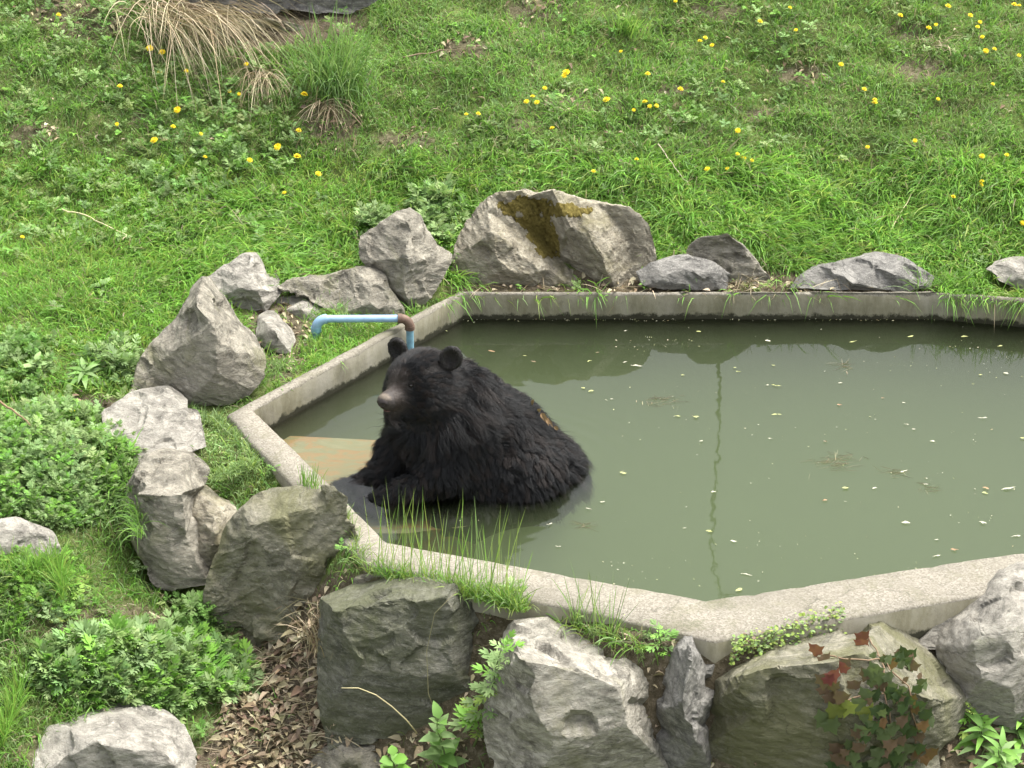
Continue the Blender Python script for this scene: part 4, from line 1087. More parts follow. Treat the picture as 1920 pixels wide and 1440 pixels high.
# ---- tall thin grass along the near rim and other fringes
def fringe():
    Ls = []
    def row(pts, n, L0, L1, W, z, pal, spread=.2, droop=(.02, .25), lean=(0, 0)):
        pts = np.array(pts, float); s = rng.random(n) * (len(pts) - 1); i = s.astype(int); f = (s - i)[:, None]
        q = pts[i] * (1 - f) + pts[np.minimum(i + 1, len(pts) - 1)] * f + rng.normal(0, 4, (n, 2))
        G = np.array([at_z(a, b, z) for a, b in q])
        d = np.column_stack([rng.normal(lean[0], spread, n), rng.normal(lean[1], spread, n), np.ones(n)])
        Ls.append(blades(G, d, rng.uniform(L0, L1, n), W, rng.uniform(*droop, n), pick(n, pal), 5))
    g1 = dict(lush=2, yel=2.5, grey=1.5, pale=1)
    row([(695, 1072), (800, 1098), (900, 1122), (985, 1146)], 85, .26, .60, .0048, .12, g1, .13, (.0, .2))
    row([(690, 1072), (800, 1098), (900, 1122), (985, 1146)], 800, .06, .18, .0055, .12, g1, .4, (.1, .8))
    row([(840, 1112), (930, 1132), (970, 1146)], 300, .10, .26, .0055, .12, g1, .35, (.1, .8))
    row([(1060, 1172), (1110, 1188), (1150, 1202)], 50, .2, .42, .005, .08, dict(grey=2, mid=2, dark=1, yel=1), .22)
    row([(1050, 1172), (1150, 1202), (1215, 1228)], 130, .12, .28, .006, .07, g1, .5, (.3, 1.0))
    row([(565, 920), (600, 928)], 60, .08, .19, .005, .13, dict(lush=2, mid=2, yel=1), .16)
    row([(640, 970), (660, 1010), (680, 1058)], 260, .05, .16, .005, .14, dict(pale=2, yel=2, grey=2), .4, (.1, .7))
    row([(570, 610), (600, 575), (640, 600), (660, 630)], 330, .09, .22, .004, .13, dict(grey=3, mid=2, pale=1.5, dry=.5), .4, (.1, .8))
    row([(465, 735), (500, 710), (540, 690), (470, 690)], 240, .07, .17, .0045, .13, dict(grey=3, pale=2, mid=2), .45, (.2, .8))
    row([(560, 660), (640, 640), (680, 610)], 100, .06, .13, .004, .13, dict(grey=3, pale=2, dry=1), .5, (.2, .8))
    row([(1710, 540), (1760, 535), (1830, 545)], 240, .10, .26, .004, .14, dict(grey=2, lush=2, mid=2), .45, (.1, .9), (-.1, -.3))
    row([(215, 880), (235, 900), (255, 950), (262, 1010)], 420, .12, .28, .0048, .05, dict(lush=2, grey=2, mid=2), .35, (.3, 1.0), (-.15, -.35))
    row([(285, 1085), (330, 1100), (390, 1085)], 130, .10, .22, .0045, -.33, dict(mid=2, grey=2, lush=1), .4, (.1, .7))
    row([(0, 1400), (30, 1330), (50, 1290)], 420, .14, .30, .005, -.3, dict(lush=3, yel=1), .3, (.1, .7))
    row([(0, 1080), (60, 1090), (110, 1070), (120, 1120)], 700, .12, .26, .005, -.02, dict(lush=3, mid=1, yel=1), .35, (.1, .7))
    row([(330, 770), (420, 800), (480, 870), (400, 900)], 900, .05, .12, .005, .12, dict(grey=3, pale=3, yel=1), .5, (.2, .8))
    row([(1215, 500), (1230, 470), (1250, 440)], 150, .12, .26, .005, .2, dict(lush=3, mid=1), .4, (.2, .9), (-.1, -.2))
    row([(1300, 470), (1290, 500), (1310, 520)], 60, .10, .2, .004, .18, dict(lush=2, grey=2), .4, (.2, .9), (.2, -.3))
    V, F, C = join3(Ls); tag(link('fringe_grass', np_mesh('fringe_grass', V, F, C), M_GRASS), kind='stuff')
    # creeping weed on the near right rim
    n = 900; s = rng.random(n); q = np.column_stack([1370 + 215 * s, 1222 - 62 * s + rng.normal(0, 7, n)])
    G = np.array([at_z(a, b, .13) for a, b in q]); G[:, 2] += rng.uniform(-.04, .06, n)
    v_, f_, c_ = scatter(ROUND, G, rotm(rng.random(n) * 6.283, rng.random(n) * 1.0, rng.random(n) * 6.283), rng.uniform(.010, .022, n), pick(n, dict(olive=3, yel=2, grey=1, brown=.5)))
    tag(link('creeping_weed', np_mesh('creeping_weed', v_, f_, c_), M_LEAF), kind='stuff')
fringe()

# ---- single grass clumps on the slope
def clump(name, px, py, n, L0, L1, W, pal, label, cat, group, lean, spread, droop, zoff=0, mat=M_GRASS, r=.05):
    G = ground_hit(px, py); base = np.column_stack([rng.normal(0, r, (n, 2)), np.full(n, -.01)])
    d = np.column_stack([rng.normal(lean[0], spread, n), rng.normal(lean[1], spread, n), np.full(n, lean[2])])
    V, F, C = blades(base, d, rng.uniform(L0, L1, n), W, rng.uniform(*droop, n), pick(n, pal), 6)
    o = link(name, np_mesh(name, V, F, C), mat); o.location = G; tag(o, label, cat, group)
clump('sedge_tuft', 625, 158, 460, .30, .70, .0075, dict(mid=3, grey=3, dark=2, pale=.6), 'tall dark green sedge tuft on the slope below the bluish rock', 'grass tuft', None, (.05, -.22, 1), .34, (.05, 1.15), r=.09)
clump('straw_clump', 335, 8, 700, .40, 1.15, .0055, dict(straw=3, dry=3), 'largest clump of dry straw, drooping from the upper left edge', 'dry grass', 'dry grass clumps', (.42, -.75, .36), .24, (.25, .8), mat=M_DRY, r=.15)
clump('straw_clump', 490, 128, 190, .24, .5, .005, dict(straw=3, dry=2), 'small clump of dry straw left of the sedge tuft', 'dry grass', 'dry grass clumps', (.14, -.75, .28), .30, (.3, .9), mat=M_DRY)
clump('straw_clump', 618, 188, 110, .14, .34, .0065, dict(dry=3, straw=1, brown=1), 'greyish dry straw hanging below the sedge tuft', 'dry grass', 'dry grass clumps', (.05, -.7, .25), .34, (.3, .7), mat=M_DRY)
clump('straw_clump', 1740, 85, 60, .15, .35, .005, dict(dry=3, straw=1), 'thin arching dry grass on the right slope below the dandelion cluster', 'dry grass', 'dry grass clumps', (.4, -.3, .8), .4, (.5, 1.1), mat=M_DRY)
clump('straw_clump', 1395, 540, 90, .10, .24, .005, dict(straw=2, dry=3, brown=1), 'dry straw bunch between the slate boulder and the brownish one', 'dry grass', 'dry grass clumps', (.1, -.2, .7), .5, (.2, .8), mat=M_DRY, r=.04)
clump('straw_clump', 612, 1210, 120, .20, .42, .005, dict(straw=2, dry=3, brown=2), 'brown dry stalks standing in the gap left of the dark square boulder', 'dry grass', 'dry grass clumps', (-.10, -.2, 1), .22, (.1, .5), mat=M_DRY, r=.05)
clump('grass_tuft', 340, 60, 140, .16, .36, .006, dict(lush=2, dark=2, mid=3), 'green grass tuft under the largest dry straw clump', 'grass tuft', None, (-.1, -.3, 1), .35, (.2, .8))
clump('grass_tuft', 1180, 60, 170, .14, .30, .006, dict(lush=2, yel=2, mid=3), 'green grass tuft at the top of the slope above the mossy boulder', 'grass tuft', None, (0, -.1, 1), .35, (.2, .7))

# ---- dandelions
DAN = [(x / 2, y / 2) for x, y in [(565, 180), (610, 195), (455, 322), (603, 272), (702, 265), (863, 342), (898, 352), (927, 240), (1143, 353), (668, 411), (442, 465), (583, 525), (652, 474), (755, 502), (773, 588), (940, 600), (1043, 550), (1117, 586), (1196, 651), (1068, 722), (722, 48), (224, 55), (1749, 428), (1794, 426), (88, 888), (1122, 488)]]
DAN += [(960 + x / 2, y / 2) for x, y in [(1040, 28), (928, 80), (1062, 112), (723, 141), (703, 153), (748, 169), (407, 192), (203, 270), (195, 284), (508, 276), (123, 330), (77, 361), (54, 380), (93, 383), (354, 373), (630, 333), (497, 381), (541, 396), (515, 398), (455, 412), (150, 480), (844, 489), (466, 597), (305, 642), (843, 577), (867, 593), (897, 601), (730, 633), (805, 632), (1330, 551), (1508, 527), (1356, 373), (1358, 384), (1318, 334), (1230, 241), (1595, 371), (1799, 315), (1897, 207), (1805, 183), (1773, 190), (1759, 138), (1752, 82), (1743, 100), (1714, 57), (1632, 22), (1880, 16), (1896, 20), (1452, 57), (1585, 92), (1560, 104), (1650, 737), (1757, 680), (1757, 692), (1757, 585), (1910, 836), (612, 4), (790, 306), (1850, 580)]]
DAN.append((137, 770))
BIG = {(282.5, 90), (305, 97.5), (571.5, 176.5), (334, 205.5), (291.5, 262.5), (1137, 186.5), (1061.5, 135), (521.5, 275), (558.5, 293)}
M_PET = plain('dandelion_yellow', (.76, .58, .02), .6, .2)
M_STEM = plain('dandelion_stem', (.13, .19, .06), .6, .3)
def dandelion_meshes():
    V, F = [], []
    r = np.random.default_rng(4)
    for ring, (n, l, e, z) in enumerate(((20, 1.0, .10, 0), (17, .78, .45, .03), (12, .52, .9, .05))):
        for i in range(n):
            a = 6.283 * (i + .37 * ring) / n + r.normal() * .06; ll = l * r.uniform(.85, 1.1); w_ = .11
            ca, sa = math.cos(a), math.sin(a); o = len(V)
            for x, y in ((.05, -w_ * .5), (.05, w_ * .5), (ll * .6, -w_), (ll * .6, w_), (ll, -w_ * .7), (ll, w_ * .7)):
                zz = z + x * math.tan(e) * .75 - (.10 * x * x if ring == 0 else 0)
                V.append((x * ca - y * sa, x * sa + y * ca, zz))
            F += [(o, o + 2, o + 3), (o, o + 3, o + 1), (o + 2, o + 4, o + 5), (o + 2, o + 5, o + 3)]
    head = np_mesh('flower_head', V, F)
    head.materials.append(M_PET)
    v, f = tube_arrays([(0, 0, 0), (.03, .02, .5), (.0, .0, 1)], [.0026, .0023, .002], 5)
    st = np_mesh('stem', v, f, smooth=True); st.materials.append(M_STEM)
    return head, st
DH, DS = dandelion_meshes()
ORD = 'first second third fourth fifth sixth seventh eighth ninth tenth eleventh twelfth thirteenth fourteenth fifteenth sixteenth seventeenth eighteenth nineteenth twentieth'.split()
def band_labels(pts, bands, fmt):
    out = [None] * len(pts)
    for (lo, hi, txt) in bands:
        ids = sorted([i for i, p in enumerate(pts) if lo <= p[1] < hi], key=lambda i: (p_ := pts[i])[0])
        for r_, i in enumerate(ids):
            out[i] = fmt(ORD[r_] if r_ < 20 else ORD[r_ - 20] + ' after the twentieth', txt, len(ids))
    return out
dbands = [(-20, 62, 'just under the top edge of the slope'), (62, 112, 'a little below the top edge'), (112, 165, 'level with the sedge tuft base'), (165, 192, 'just below the sedge tuft'), (192, 250, 'high on the middle slope'), (250, 303, 'across the middle slope'), (303, 460, 'low on the slope above the boulders'), (460, 900, 'among the weeds left of the pool')]
dl = band_labels(DAN, dbands, lambda o_, t_, n_: ('lone yellow dandelion ' + t_) if n_ == 1 else 'yellow dandelion ' + t_ + ', ' + o_ + ' from the left')
for i, (px, py) in enumerate(DAN):
    h = random.uniform(.07, .13); big = (px, py) in BIG
    G = ground_hit(px, py + h * 270)
    top = at_y(px, py, G[1]); h = max(.05, top[2] - G[2])
    r_ = .024 if big else random.uniform(.012, .0185)
    t = empty('dandelion', G, random.random() * 6.28); tag(t, dl[i], 'dandelion', 'dandelions on the grassy slope')
    tl = Vector((random.uniform(-.4, .4), random.uniform(-.75, .1), 1)).normalized()
    hd = link('flower_head', DH, None, t); hd.matrix_local = Matrix.Translation((0, 0, h)) @ (Matrix.Rotation(-t.rotation_euler.z, 4, 'Z') @ tl.to_track_quat('Z', 'Y').to_matrix().to_4x4()) @ Matrix.Scale(r_, 4)
    st = link('stem', DS, None, t); st.scale = (1, 1, h)

# ---- plants whose leaves can be told apart: every leaf a part
LEAFM = {}
def leaf_mesh(name, T, col, var):
    key = (name, tuple(np.round(col, 4)))
    if key not in LEAFM:
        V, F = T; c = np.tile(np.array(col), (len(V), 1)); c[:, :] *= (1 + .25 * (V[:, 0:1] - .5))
        LEAFM[key] = np_mesh(name, V, F, c, True); LEAFM[key].materials.append(M_LEAF)
    return LEAFM[key]
def frame(x, n):
    x = Vector(x).normalized(); n = Vector(n); n = (n - x * n.dot(x)).normalized(); y = n.cross(x)
    return Matrix((x, y, n)).transposed().to_4x4()
def put_leaf(t, T, lname, pos, xdir, ndir, size, pal):
    k = random.choice(pal); col = PAL[k] * random.choice((.8, 1.0, 1.2))
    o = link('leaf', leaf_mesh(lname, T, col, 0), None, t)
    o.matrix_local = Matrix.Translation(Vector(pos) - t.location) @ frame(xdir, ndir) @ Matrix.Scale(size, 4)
    return o
def stem_obj(t, pts, rad, mat):
    v, f = tube_arrays(pts, rad, 6); o = link('stem', np_mesh('stem', v - np.array(t.location), f, smooth=True), mat, t); return o
M_GSTEM = plain('green_stem', (.10, .14, .05), .6, .3); M_BSTEM = plain('brown_stem', (.20, .14, .09), .8, .2)
def stalk_plant(name, label, cat, px, py, z, H, nl, T, lname, size, pal, lean=(0, 0), group=None, el=.25, both=False):
    G = at_z(px, py, z) if z is not None else ground_hit(px, py)
    t = empty(name, G); tag(t, label, cat, group); G = Vector(G)
    ax = Vector((lean[0], lean[1], 1)) * H
    P_ = [G + ax * k + Vector((.015 * math.sin(k * 5), 0, 0)) for k in np.linspace(0, 1, 6)]
    stem_obj(t, [tuple(p) for p in P_], np.linspace(.006, .002, 6), M_GSTEM)
    for i in range(nl):
        k = .12 + .88 * (i + .5) / nl; a = i * 2.4 + random.uniform(-.4, .4)
        p = G + ax * k; e = el + random.uniform(-.3, .4) + .9 * max(0, k - .8) * 3
        x = Vector((math.cos(a) * math.cos(e), math.sin(a) * math.cos(e) - .15, math.sin(e)))
        put_leaf(t, T, lname, p, x, Vector((0, -.35, 1)), size * random.uniform(.75, 1.2) * (1.1 - .45 * k), pal)
    return t
gp = 'weeds growing between the front boulders'
stalk_plant('mugwort_plant', 'tall feathery mugwort between the dark square boulder and the streaked one', 'plant', 888, 1400, -.42, .56, 46, LOB, 'lobed_leaf', .135, ['lush', 'grey', 'yel', 'pale'], (.26, -.02), gp)
stalk_plant('mugwort_plant', 'small mugwort sprouting behind the narrow upright boulder', 'plant', 1232, 1235, .03, .17, 16, LOB, 'lobed_leaf', .10, ['mid', 'grey', 'lush'], (.1, -.1), gp)
stalk_plant('mugwort_plant', 'pale mugwort tuft on the rim top above the streaked boulder', 'plant', 960, 1135, .08, .12, 14, LOB, 'lobed_leaf', .10, ['pale', 'yel', 'grey'], (0, 0), gp)
stalk_plant('mugwort_plant', 'mugwort sprig at the foot of the narrow upright boulder', 'plant', 1335, 1450, -.45, .12, 9, LOB, 'lobed_leaf', .11, ['yel', 'lush'], (.05, -.05), gp)
stalk_plant('mugwort_plant', 'mugwort sprig at the bottom edge left of the streaked boulder', 'plant', 965, 1450, -.5, .10, 9, LOB, 'lobed_leaf', .10, ['lush', 'pale'], (.05, -.05), gp)
stalk_plant('seedling', 'broad leaved seedling with upright leaf pairs before the dark square boulder', 'plant', 830, 1455, -.56, .34, 20, OVAL, 'oval_leaf', .12, ['mid', 'grey', 'grey'], (-.03, -.08), gp, el=.4)
stalk_plant('seedling', 'low seedling with few big round leaves beside the rounded grey stone', 'plant', 738, 1458, -.5, .13, 7, ROUND, 'round_leaf', .105, ['mid', 'lush'], (.02, -.05), gp, el=.15)
for px, py, n_, lab in ((1835, 1425, 24, 'leafy weed with long leaves at the right bottom edge, left one'), (1905, 1410, 24, 'leafy weed with long leaves under the pale slanting boulder at the frame edge'), (1870, 1465, 20, 'low leafy weed with long leaves at the very bottom right')):
    stalk_plant('leafy_weed', lab, 'plant', px, py, -.42, .20, n_, LANCE, 'long_leaf', .15, ['lush', 'mid', 'mid', 'grey'], (.0, -.1), gp, el=.35)
stalk_plant('fern_weed', 'yellowish feathery weed beside the ivy at the right', 'plant', 1815, 1385, -.36, .18, 18, LOB, 'lobed_leaf', .12, ['yel', 'lush'], (.05, -.1), gp)
stalk_plant('broad_leaf_weed', 'low rosette of broad lance shaped leaves beside bare soil, left of the pointed boulder', 'plant', 160, 715, None, .07, 20, LANCE, 'long_leaf', .14, ['mid', 'grey', 'grey'], (0, 0), el=.35)
stalk_plant('broad_leaf_weed', 'small pale broad leaved weed left of the large leaf rosette', 'plant', 70, 705, None, .09, 12, OVAL, 'oval_leaf', .10, ['pale', 'grey'], (0, 0), el=.4)
stalk_plant('broad_leaf_weed', 'grey green broad leaved weed in the lawn above the leaf rosette', 'plant', 190, 548, None, .05, 9, OVAL, 'oval_leaf', .09, ['pale', 'grey'], (0, 0), el=.3)
stalk_plant('mugwort_plant', 'pale mugwort between the pyramid boulder and the mossy boulder', 'plant', 825, 470, None, .16, 20, LOB, 'lobed_leaf', .10, ['pale', 'grey', 'grey'], (0, -.05))
stalk_plant('mugwort_plant', 'taller pale mugwort behind the pyramid boulder', 'plant', 800, 430, None, .13, 18, LOB, 'lobed_leaf', .10, ['pale', 'grey', 'grey'], (0, -.05))
stalk_plant('sprout', 'tiny green sprout at the right foot of the mossy boulder', 'plant', 1205, 545, None, .06, 6, OVAL, 'oval_leaf', .045, ['lush'], (0, -.1))
stalk_plant('sprout', 'tiny green sprout at the left foot of the mossy boulder', 'plant', 975, 545, None, .04, 5, OVAL, 'oval_leaf', .035, ['lush'], (0, -.1))

# ---- ivy hanging over the biggest front boulder
PAL['ivyg'] = np.array((.085, .115, .048)); PAL['ivyd'] = np.array((.045, .078, .026)); PAL['ivyo'] = np.array((.15, .085, .035)); PAL['ivyr'] = np.array((.17, .045, .04)); PAL['ivyp'] = np.array((.13, .085, .055)); PAL['ivyy'] = np.array((.16, .19, .04))
CAMP = Vector((0, CY, CZ))
def rock_hit(px, py):
    d = Vector(ray(px, py)).normalized(); h = BVH.ray_cast(CAMP, d)
    return (h[0], h[1]) if h[0] is not None else (Vector(ground_hit(px, py)), Vector((0, -.5, 1)))
h0 = rock_hit(1650, 1230)[0]
ivy = empty('ivy_vine', h0); tag(ivy, 'ivy vine with green, red and orange leaves hanging over the biggest front boulder', 'vine')
vine_lines = [[(1630, 1200), (1650, 1240), (1660, 1300), (1665, 1370), (1670, 1450)], [(1650, 1240), (1610, 1235), (1560, 1235), (1525, 1230)], [(1660, 1300), (1610, 1305), (1560, 1325)], [(1640, 1230), (1700, 1290), (1715, 1370), (1725, 1450)], [(1660, 1330), (1620, 1380), (1600, 1440)]]
for ln_ in vine_lines:
    q = []
    for a in range(len(ln_) - 1):
        for f in np.linspace(0, 1, 4, endpoint=False):
            p, n_ = rock_hit(ln_[a][0] + (ln_[a + 1][0] - ln_[a][0]) * f + random.uniform(-4, 4), ln_[a][1] + (ln_[a + 1][1] - ln_[a][1]) * f)
            q.append(tuple(p + n_ * .012))
    stem_obj(ivy, q, .0035, M_BSTEM)
def ivy_leaf(px, py, size, pal):
    p, n_ = rock_hit(px, py); nn = (n_ + Vector((random.uniform(-.5, .5), -.5, random.uniform(.0, .7)))).normalized()
    x = Vector((random.uniform(-.6, .6), -.25, -1)); put_leaf(ivy, IVY, 'ivy_leaf', p + n_ * random.uniform(.02, .06), x, nn, size, pal)
for _ in range(125):
    a = random.random(); cx = 1655 + 22 * math.sin(a * 5); y = 1225 + a * 225
    wdt = 26 + 50 * min(1, a * 2.2)
    ivy_leaf(cx + random.uniform(-1, 1) * wdt, y, random.uniform(.042, .078), ['ivyg', 'ivyg', 'ivyg', 'ivyd', 'ivyd', 'ivyp'])
for px, py in ((1555, 1330), (1570, 1320), (1550, 1345), (1600, 1310), (1615, 1325), (1590, 1315)): ivy_leaf(px, py, .09, ['ivyg', 'ivyy'])
for px, py in ((1530, 1232), (1545, 1238), (1558, 1246), (1580, 1235), (1578, 1240), (1548, 1265), (1612, 1200), (1618, 1210)): ivy_leaf(px, py, random.uniform(.05, .08), ['ivyr', 'ivyr', 'ivyp'])
for px, py in ((1540, 1280), (1560, 1275), (1555, 1295), (1580, 1290), (1600, 1275), (1545, 1262)): ivy_leaf(px, py, random.uniform(.06, .085), ['ivyp'])
for px, py in ((1660, 1240), (1668, 1255), (1690, 1280), (1700, 1300), (1712, 1340), (1715, 1370), (1722, 1390), (1735, 1390), (1640, 1345), (1605, 1360), (1725, 1420), (1710, 1320)): ivy_leaf(px, py, random.uniform(.04, .07), ['ivyo', 'ivyo', 'ivyp'])

# ---- the blue pipe
M_PIPE = plain('pipe_blue', (.25, .40, .56), .45, .4, 14, .22); M_PIPE2 = plain('pipe_blue_old', (.17, .33, .42), .5, .4, 25, .25); M_RUST = plain('pipe_brown', (.13, .085, .062), .65, .3, 30, .3)
p0 = at_z(590, 642, .10); p1 = np.array(at_y(592, 598, p0[1])); q1 = at_z(768, 597, .225); q0 = q1 - np.array([0, 0, .30])
pipe = empty('water_pipe', p0); tag(pipe, 'bent blue plastic pipe with a rusty brown elbow reaching over the pool wall', 'pipe')
def pp(name, pts, rad, mat, n=20, par=None):
    v, f = tube_arrays(pts, rad, n); o = link(name, np_mesh(name, v - p0, f, smooth=True), mat, pipe); m = o.modifiers.new('edge', 'EDGE_SPLIT'); m.split_angle = .9; return o
hz = (q1 - p1) / np.linalg.norm(q1 - p1); up = np.array([0, 0, 1.0]); RP_ = .0205
def elbow(c, d1, d2, r): return [c + d1 * r + (d2 * 0), *[c + d1 * r * (1 - math.sin(a)) + d2 * r * (1 - math.cos(a)) for a in np.linspace(.2, 1.37, 6)], c + d2 * r]
pp('riser', [p0 - up * .12, p1 - up * .055], RP_, M_PIPE2)
e1 = pp('elbow', elbow(p1, -up, hz, .06), [.0265] * 8, M_PIPE)
pp('collar', [p1 - up * .075, p1 - up * .048], .0285, M_PIPE2)
pp('cross_pipe', [p1 + hz * .05, q1 - hz * .045], RP_, M_PIPE)
pp('rusty_elbow', elbow(q1, -hz, -up, .05), [.0255] * 8, M_RUST)
pp('rusty_collar', [q1 - hz * .065, q1 - hz * .042], .0275, M_RUST); pp('rusty_collar', [q1 - up * .042, q1 - up * .066], .0275, M_RUST)
pp('outlet', [q1 - up * .055, q0], RP_, M_PIPE2)

# ---- things afloat
M_FLOAT = leaf_mat('floating_leaf', .6, .15, .4)
FL = [(1192, 686, .085, 'w'), (1172, 679, .03, 'w'), (1095, 728, .045, 'y'), (1108, 733, .04, 'y'), (1385, 697, .04, 'y'), (1377, 689, .03, 'y'), (1270, 780, .038, 'y'), (1305, 782, .04, 'y'), (1280, 703, .025, 'y'), (1168, 887, .045, 'y'), (1315, 827, .03, 'w'), (1137, 750, .025, 'w'), (1147, 748, .02, 'w'), (1440, 639, .04, 'w'), (1455, 723, .07, 'y'), (1438, 722, .03, 'w'), (1450, 685, .03, 'y'), (1575, 718, .03, 'w'), (1574, 759, .035, 'o'), (1458, 777, .065, 'y'), (1444, 822, .03, 'w'), (1548, 828, .035, 'b'), (1700, 796, .035, 'w'), (1714, 805, .03, 'w'), (1695, 755, .025, 'w'), (1655, 746, .025, 'o'), (1842, 784, .06, 'w'), (1748, 827, .035, 'w'), (1707, 631, .05, 'y'), (1600, 641, .06, 'y'), (1808, 631, .045, 'y'), (1875, 649, .04, 'y'), (1886, 700, .04, 'w'), (1838, 703, .03, 'y'), (1825, 720, .02, 'y'), (1031, 983, .045, 'w'), (1130, 941, .035, 'w'), (1338, 922, .032, 'w'), (1330, 996, .045, 'y'), (1376, 1015, .045, 'w'), (1400, 1076, .07, 'w'), (1385, 1106, .055, 'y'), (1046, 1025, .04, 'w'), (1283, 990, .025, 'w'), (1104, 954, .045, 'w'), (1892, 916, .09, 'w'), (1848, 915, .045, 'o'), (1847, 924, .04, 'y'), (1585, 915, .045, 'y'), (1546, 938, .045, 'o'), (1698, 980, .055, 'w'), (1843, 980, .05, 'w'), (1757, 1012, .03, 'w'), (1790, 1031, .05, 'o'), (1755, 1042, .06, 'w'), (1905, 1005, .07, 'w'), (1695, 884, .055, 'w'), (1735, 908, .035, 'w'), (1920, 822, .05, 'y'), (922, 659, .055, 'o'), (1000, 678, .04, 'b'), (985, 667, .035, 'y'), (1120, 661, .03, 'b'), (1105, 677, .035, 'y'), (1173, 620, .03, 'w'), (1310, 622, .035, 'y'), (1585, 940, .02, 'w'), (1640, 915, .03, 'w'), (889, 566, .0, 'w'), (725, 783, .0, 'y')]
FL = [f for f in FL if f[2] > 0]
FC = dict(w=(.46, .45, .34), y=(.34, .36, .14), o=(.30, .19, .10), b=(.15, .11, .06))
fword = dict(w='whitish', y='yellow green', o='orange tan', b='brown')
fb = [(600, 662, 'near the back wall'), (662, 710, 'in the boulder reflection'), (710, 765, 'in the upper open water'), (765, 840, 'in the middle of the pool'), (840, 930, 'below the middle of the pool'), (930, 1000, 'in the lower pool'), (1000, 1130, 'by the near rim')]
flab = [None] * len(FL)
for lo, hi, txt in fb:
    for c_ in 'wyob':
        ids = sorted([i for i, f in enumerate(FL) if lo <= f[1] < hi and f[3] == c_], key=lambda i: FL[i][0])
        for r_, i in enumerate(ids):
            sz = 'long' if FL[i][2] >= .06 else 'small'
            flab[i] = (f'lone {sz} {fword[c_]} floating leaf {txt}' if len(ids) == 1 else f'{fword[c_]} floating leaf {txt}, {ORD[r_]} from the left')
flt = {}
for wd, nm in ((.16, 'a'), (.26, 'b'), (.42, 'c')):
    flt[nm] = leaf_t(1, wd, 4, -.10, .5, .75)
for (px, py, s_, c_), lab in zip(FL, flab):
    p = at_z(px, py, .0045); T = flt['a' if s_ >= .06 and c_ != 'o' else random.choice('bbc')]
    V, F = T; V = V.copy(); V[:, 2] *= .35; V += rng.normal(0, .045, V.shape) * [1, 1, .3]; V[:, 1] += rng.uniform(-.5, .5) * (V[:, 0] - .5) ** 2; me = np_mesh('floating_leaf', (V - np.array([.5, 0, V[:, 2].min() / 1])) * s_ * .85, F, np.tile(np.array(FC[c_]) * random.uniform(.8, 1.1), (len(V), 1)), True)
    o = link('floating_leaf', me, M_FLOAT); o.location = p; o.rotation_euler = (random.uniform(-.06, .06), random.uniform(-.04, .04), random.choice((0, math.pi)) + random.uniform(-.6, .6))
    tag(o, lab, 'leaf', 'leaves floating on the pool')
def straw_raft(px, py, rx, ry, n, lab):
    u = px + rng.normal(0, rx * .45, n); v = py + rng.normal(0, ry * .45, n)
    G = np.array([at_z(a, b, .003) for a, b in zip(u, v)]); c = G.mean(0)
    d = np.column_stack([rng.normal(0, 1, n), rng.normal(0, .5, n), rng.normal(0, .03, n)])
    V, F, C = blades(G - c, d, rng.uniform(.02, .09, n), .003, 0.0, pick(n, dict(straw=1, dry=3, brown=2)), 2, face=np.full(n, 1.57))
    V[:, 2] = np.clip(V[:, 2], 0, .008)
    o = link('floating_straw', np_mesh('floating_straw', V, F, C), M_DRY); o.location = c; tag(o, lab, 'straw', 'rafts of straw on the pool', 'stuff')
straw_raft(1240, 752, 45, 11, 60, 'brown raft of straw in the upper open water'); straw_raft(1565, 866, 50, 18, 110, 'largest brown raft of straw in the middle of the pool'); straw_raft(1095, 985, 22, 8, 34, 'small raft of straw right of the bear'); straw_raft(1680, 886, 26, 7, 34, 'small brown raft beside a white petal'); straw_raft(1588, 686, 16, 9, 30, 'faint raft of straw near the back wall'); straw_raft(1740, 915, 24, 10, 30, 'pale raft of bits at the lower right')
def specks():
    n = 430; cu, cv = rng.uniform(850, 1950, 34), rng.uniform(610, 1100, 34); ci = rng.integers(0, 34, n); solo = rng.random(n) < .4
    u = np.where(solo, rng.uniform(820, 1960, n), cu[ci] + rng.normal(0, 34, n)); v = np.where(solo, rng.uniform(600, 1110, n), cv[ci] + rng.normal(0, 9, n))
    G = np.array([at_z(a, b, .0035) for a, b in zip(u, v)])
    ok = inside(G[:, :2], IN * 1.0) & ~((u < 1130) & (v > 640) & (v < 960)); G = G[ok]; n = len(G)
    # a scum line also gathers along the foot of the back wall
    m = 120; t = rng.random(m)[:, None]; t = np.where(rng.random((m, 1)) < .6, np.round(t * 9) / 9 + rng.normal(0, .03, (m, 1)), t).clip(0, 1); a, b = IN[0], IN[8]
    E = a + (b - a) * t; E = np.column_stack([E[:, 0], E[:, 1] - np.abs(rng.normal(0, .012, m)) - .006, np.full(m, .003)])
    G = np.concatenate([G, E]); sz = np.concatenate([rng.uniform(.003, .015, n) * rng.uniform(.4, 1, n), rng.uniform(.004, .014, m)]); n += m
    cl_ = np.array([(.48, .48, .36), (.36, .38, .18), (.30, .24, .12), (.55, .52, .35)])[rng.choice(4, n, p=[.35, .3, .15, .2])] * rng.uniform(.6, 1.1, (n, 1))
    V, F, C = scatter(flt['c'], G, rotm(rng.random(n) * 6.283), sz, cl_); V[:, 2] = np.clip(V[:, 2], .002, .01)
    tag(link('floating_specks', np_mesh('floating_specks', V, F, C), M_FLOAT), kind='stuff')
specks()

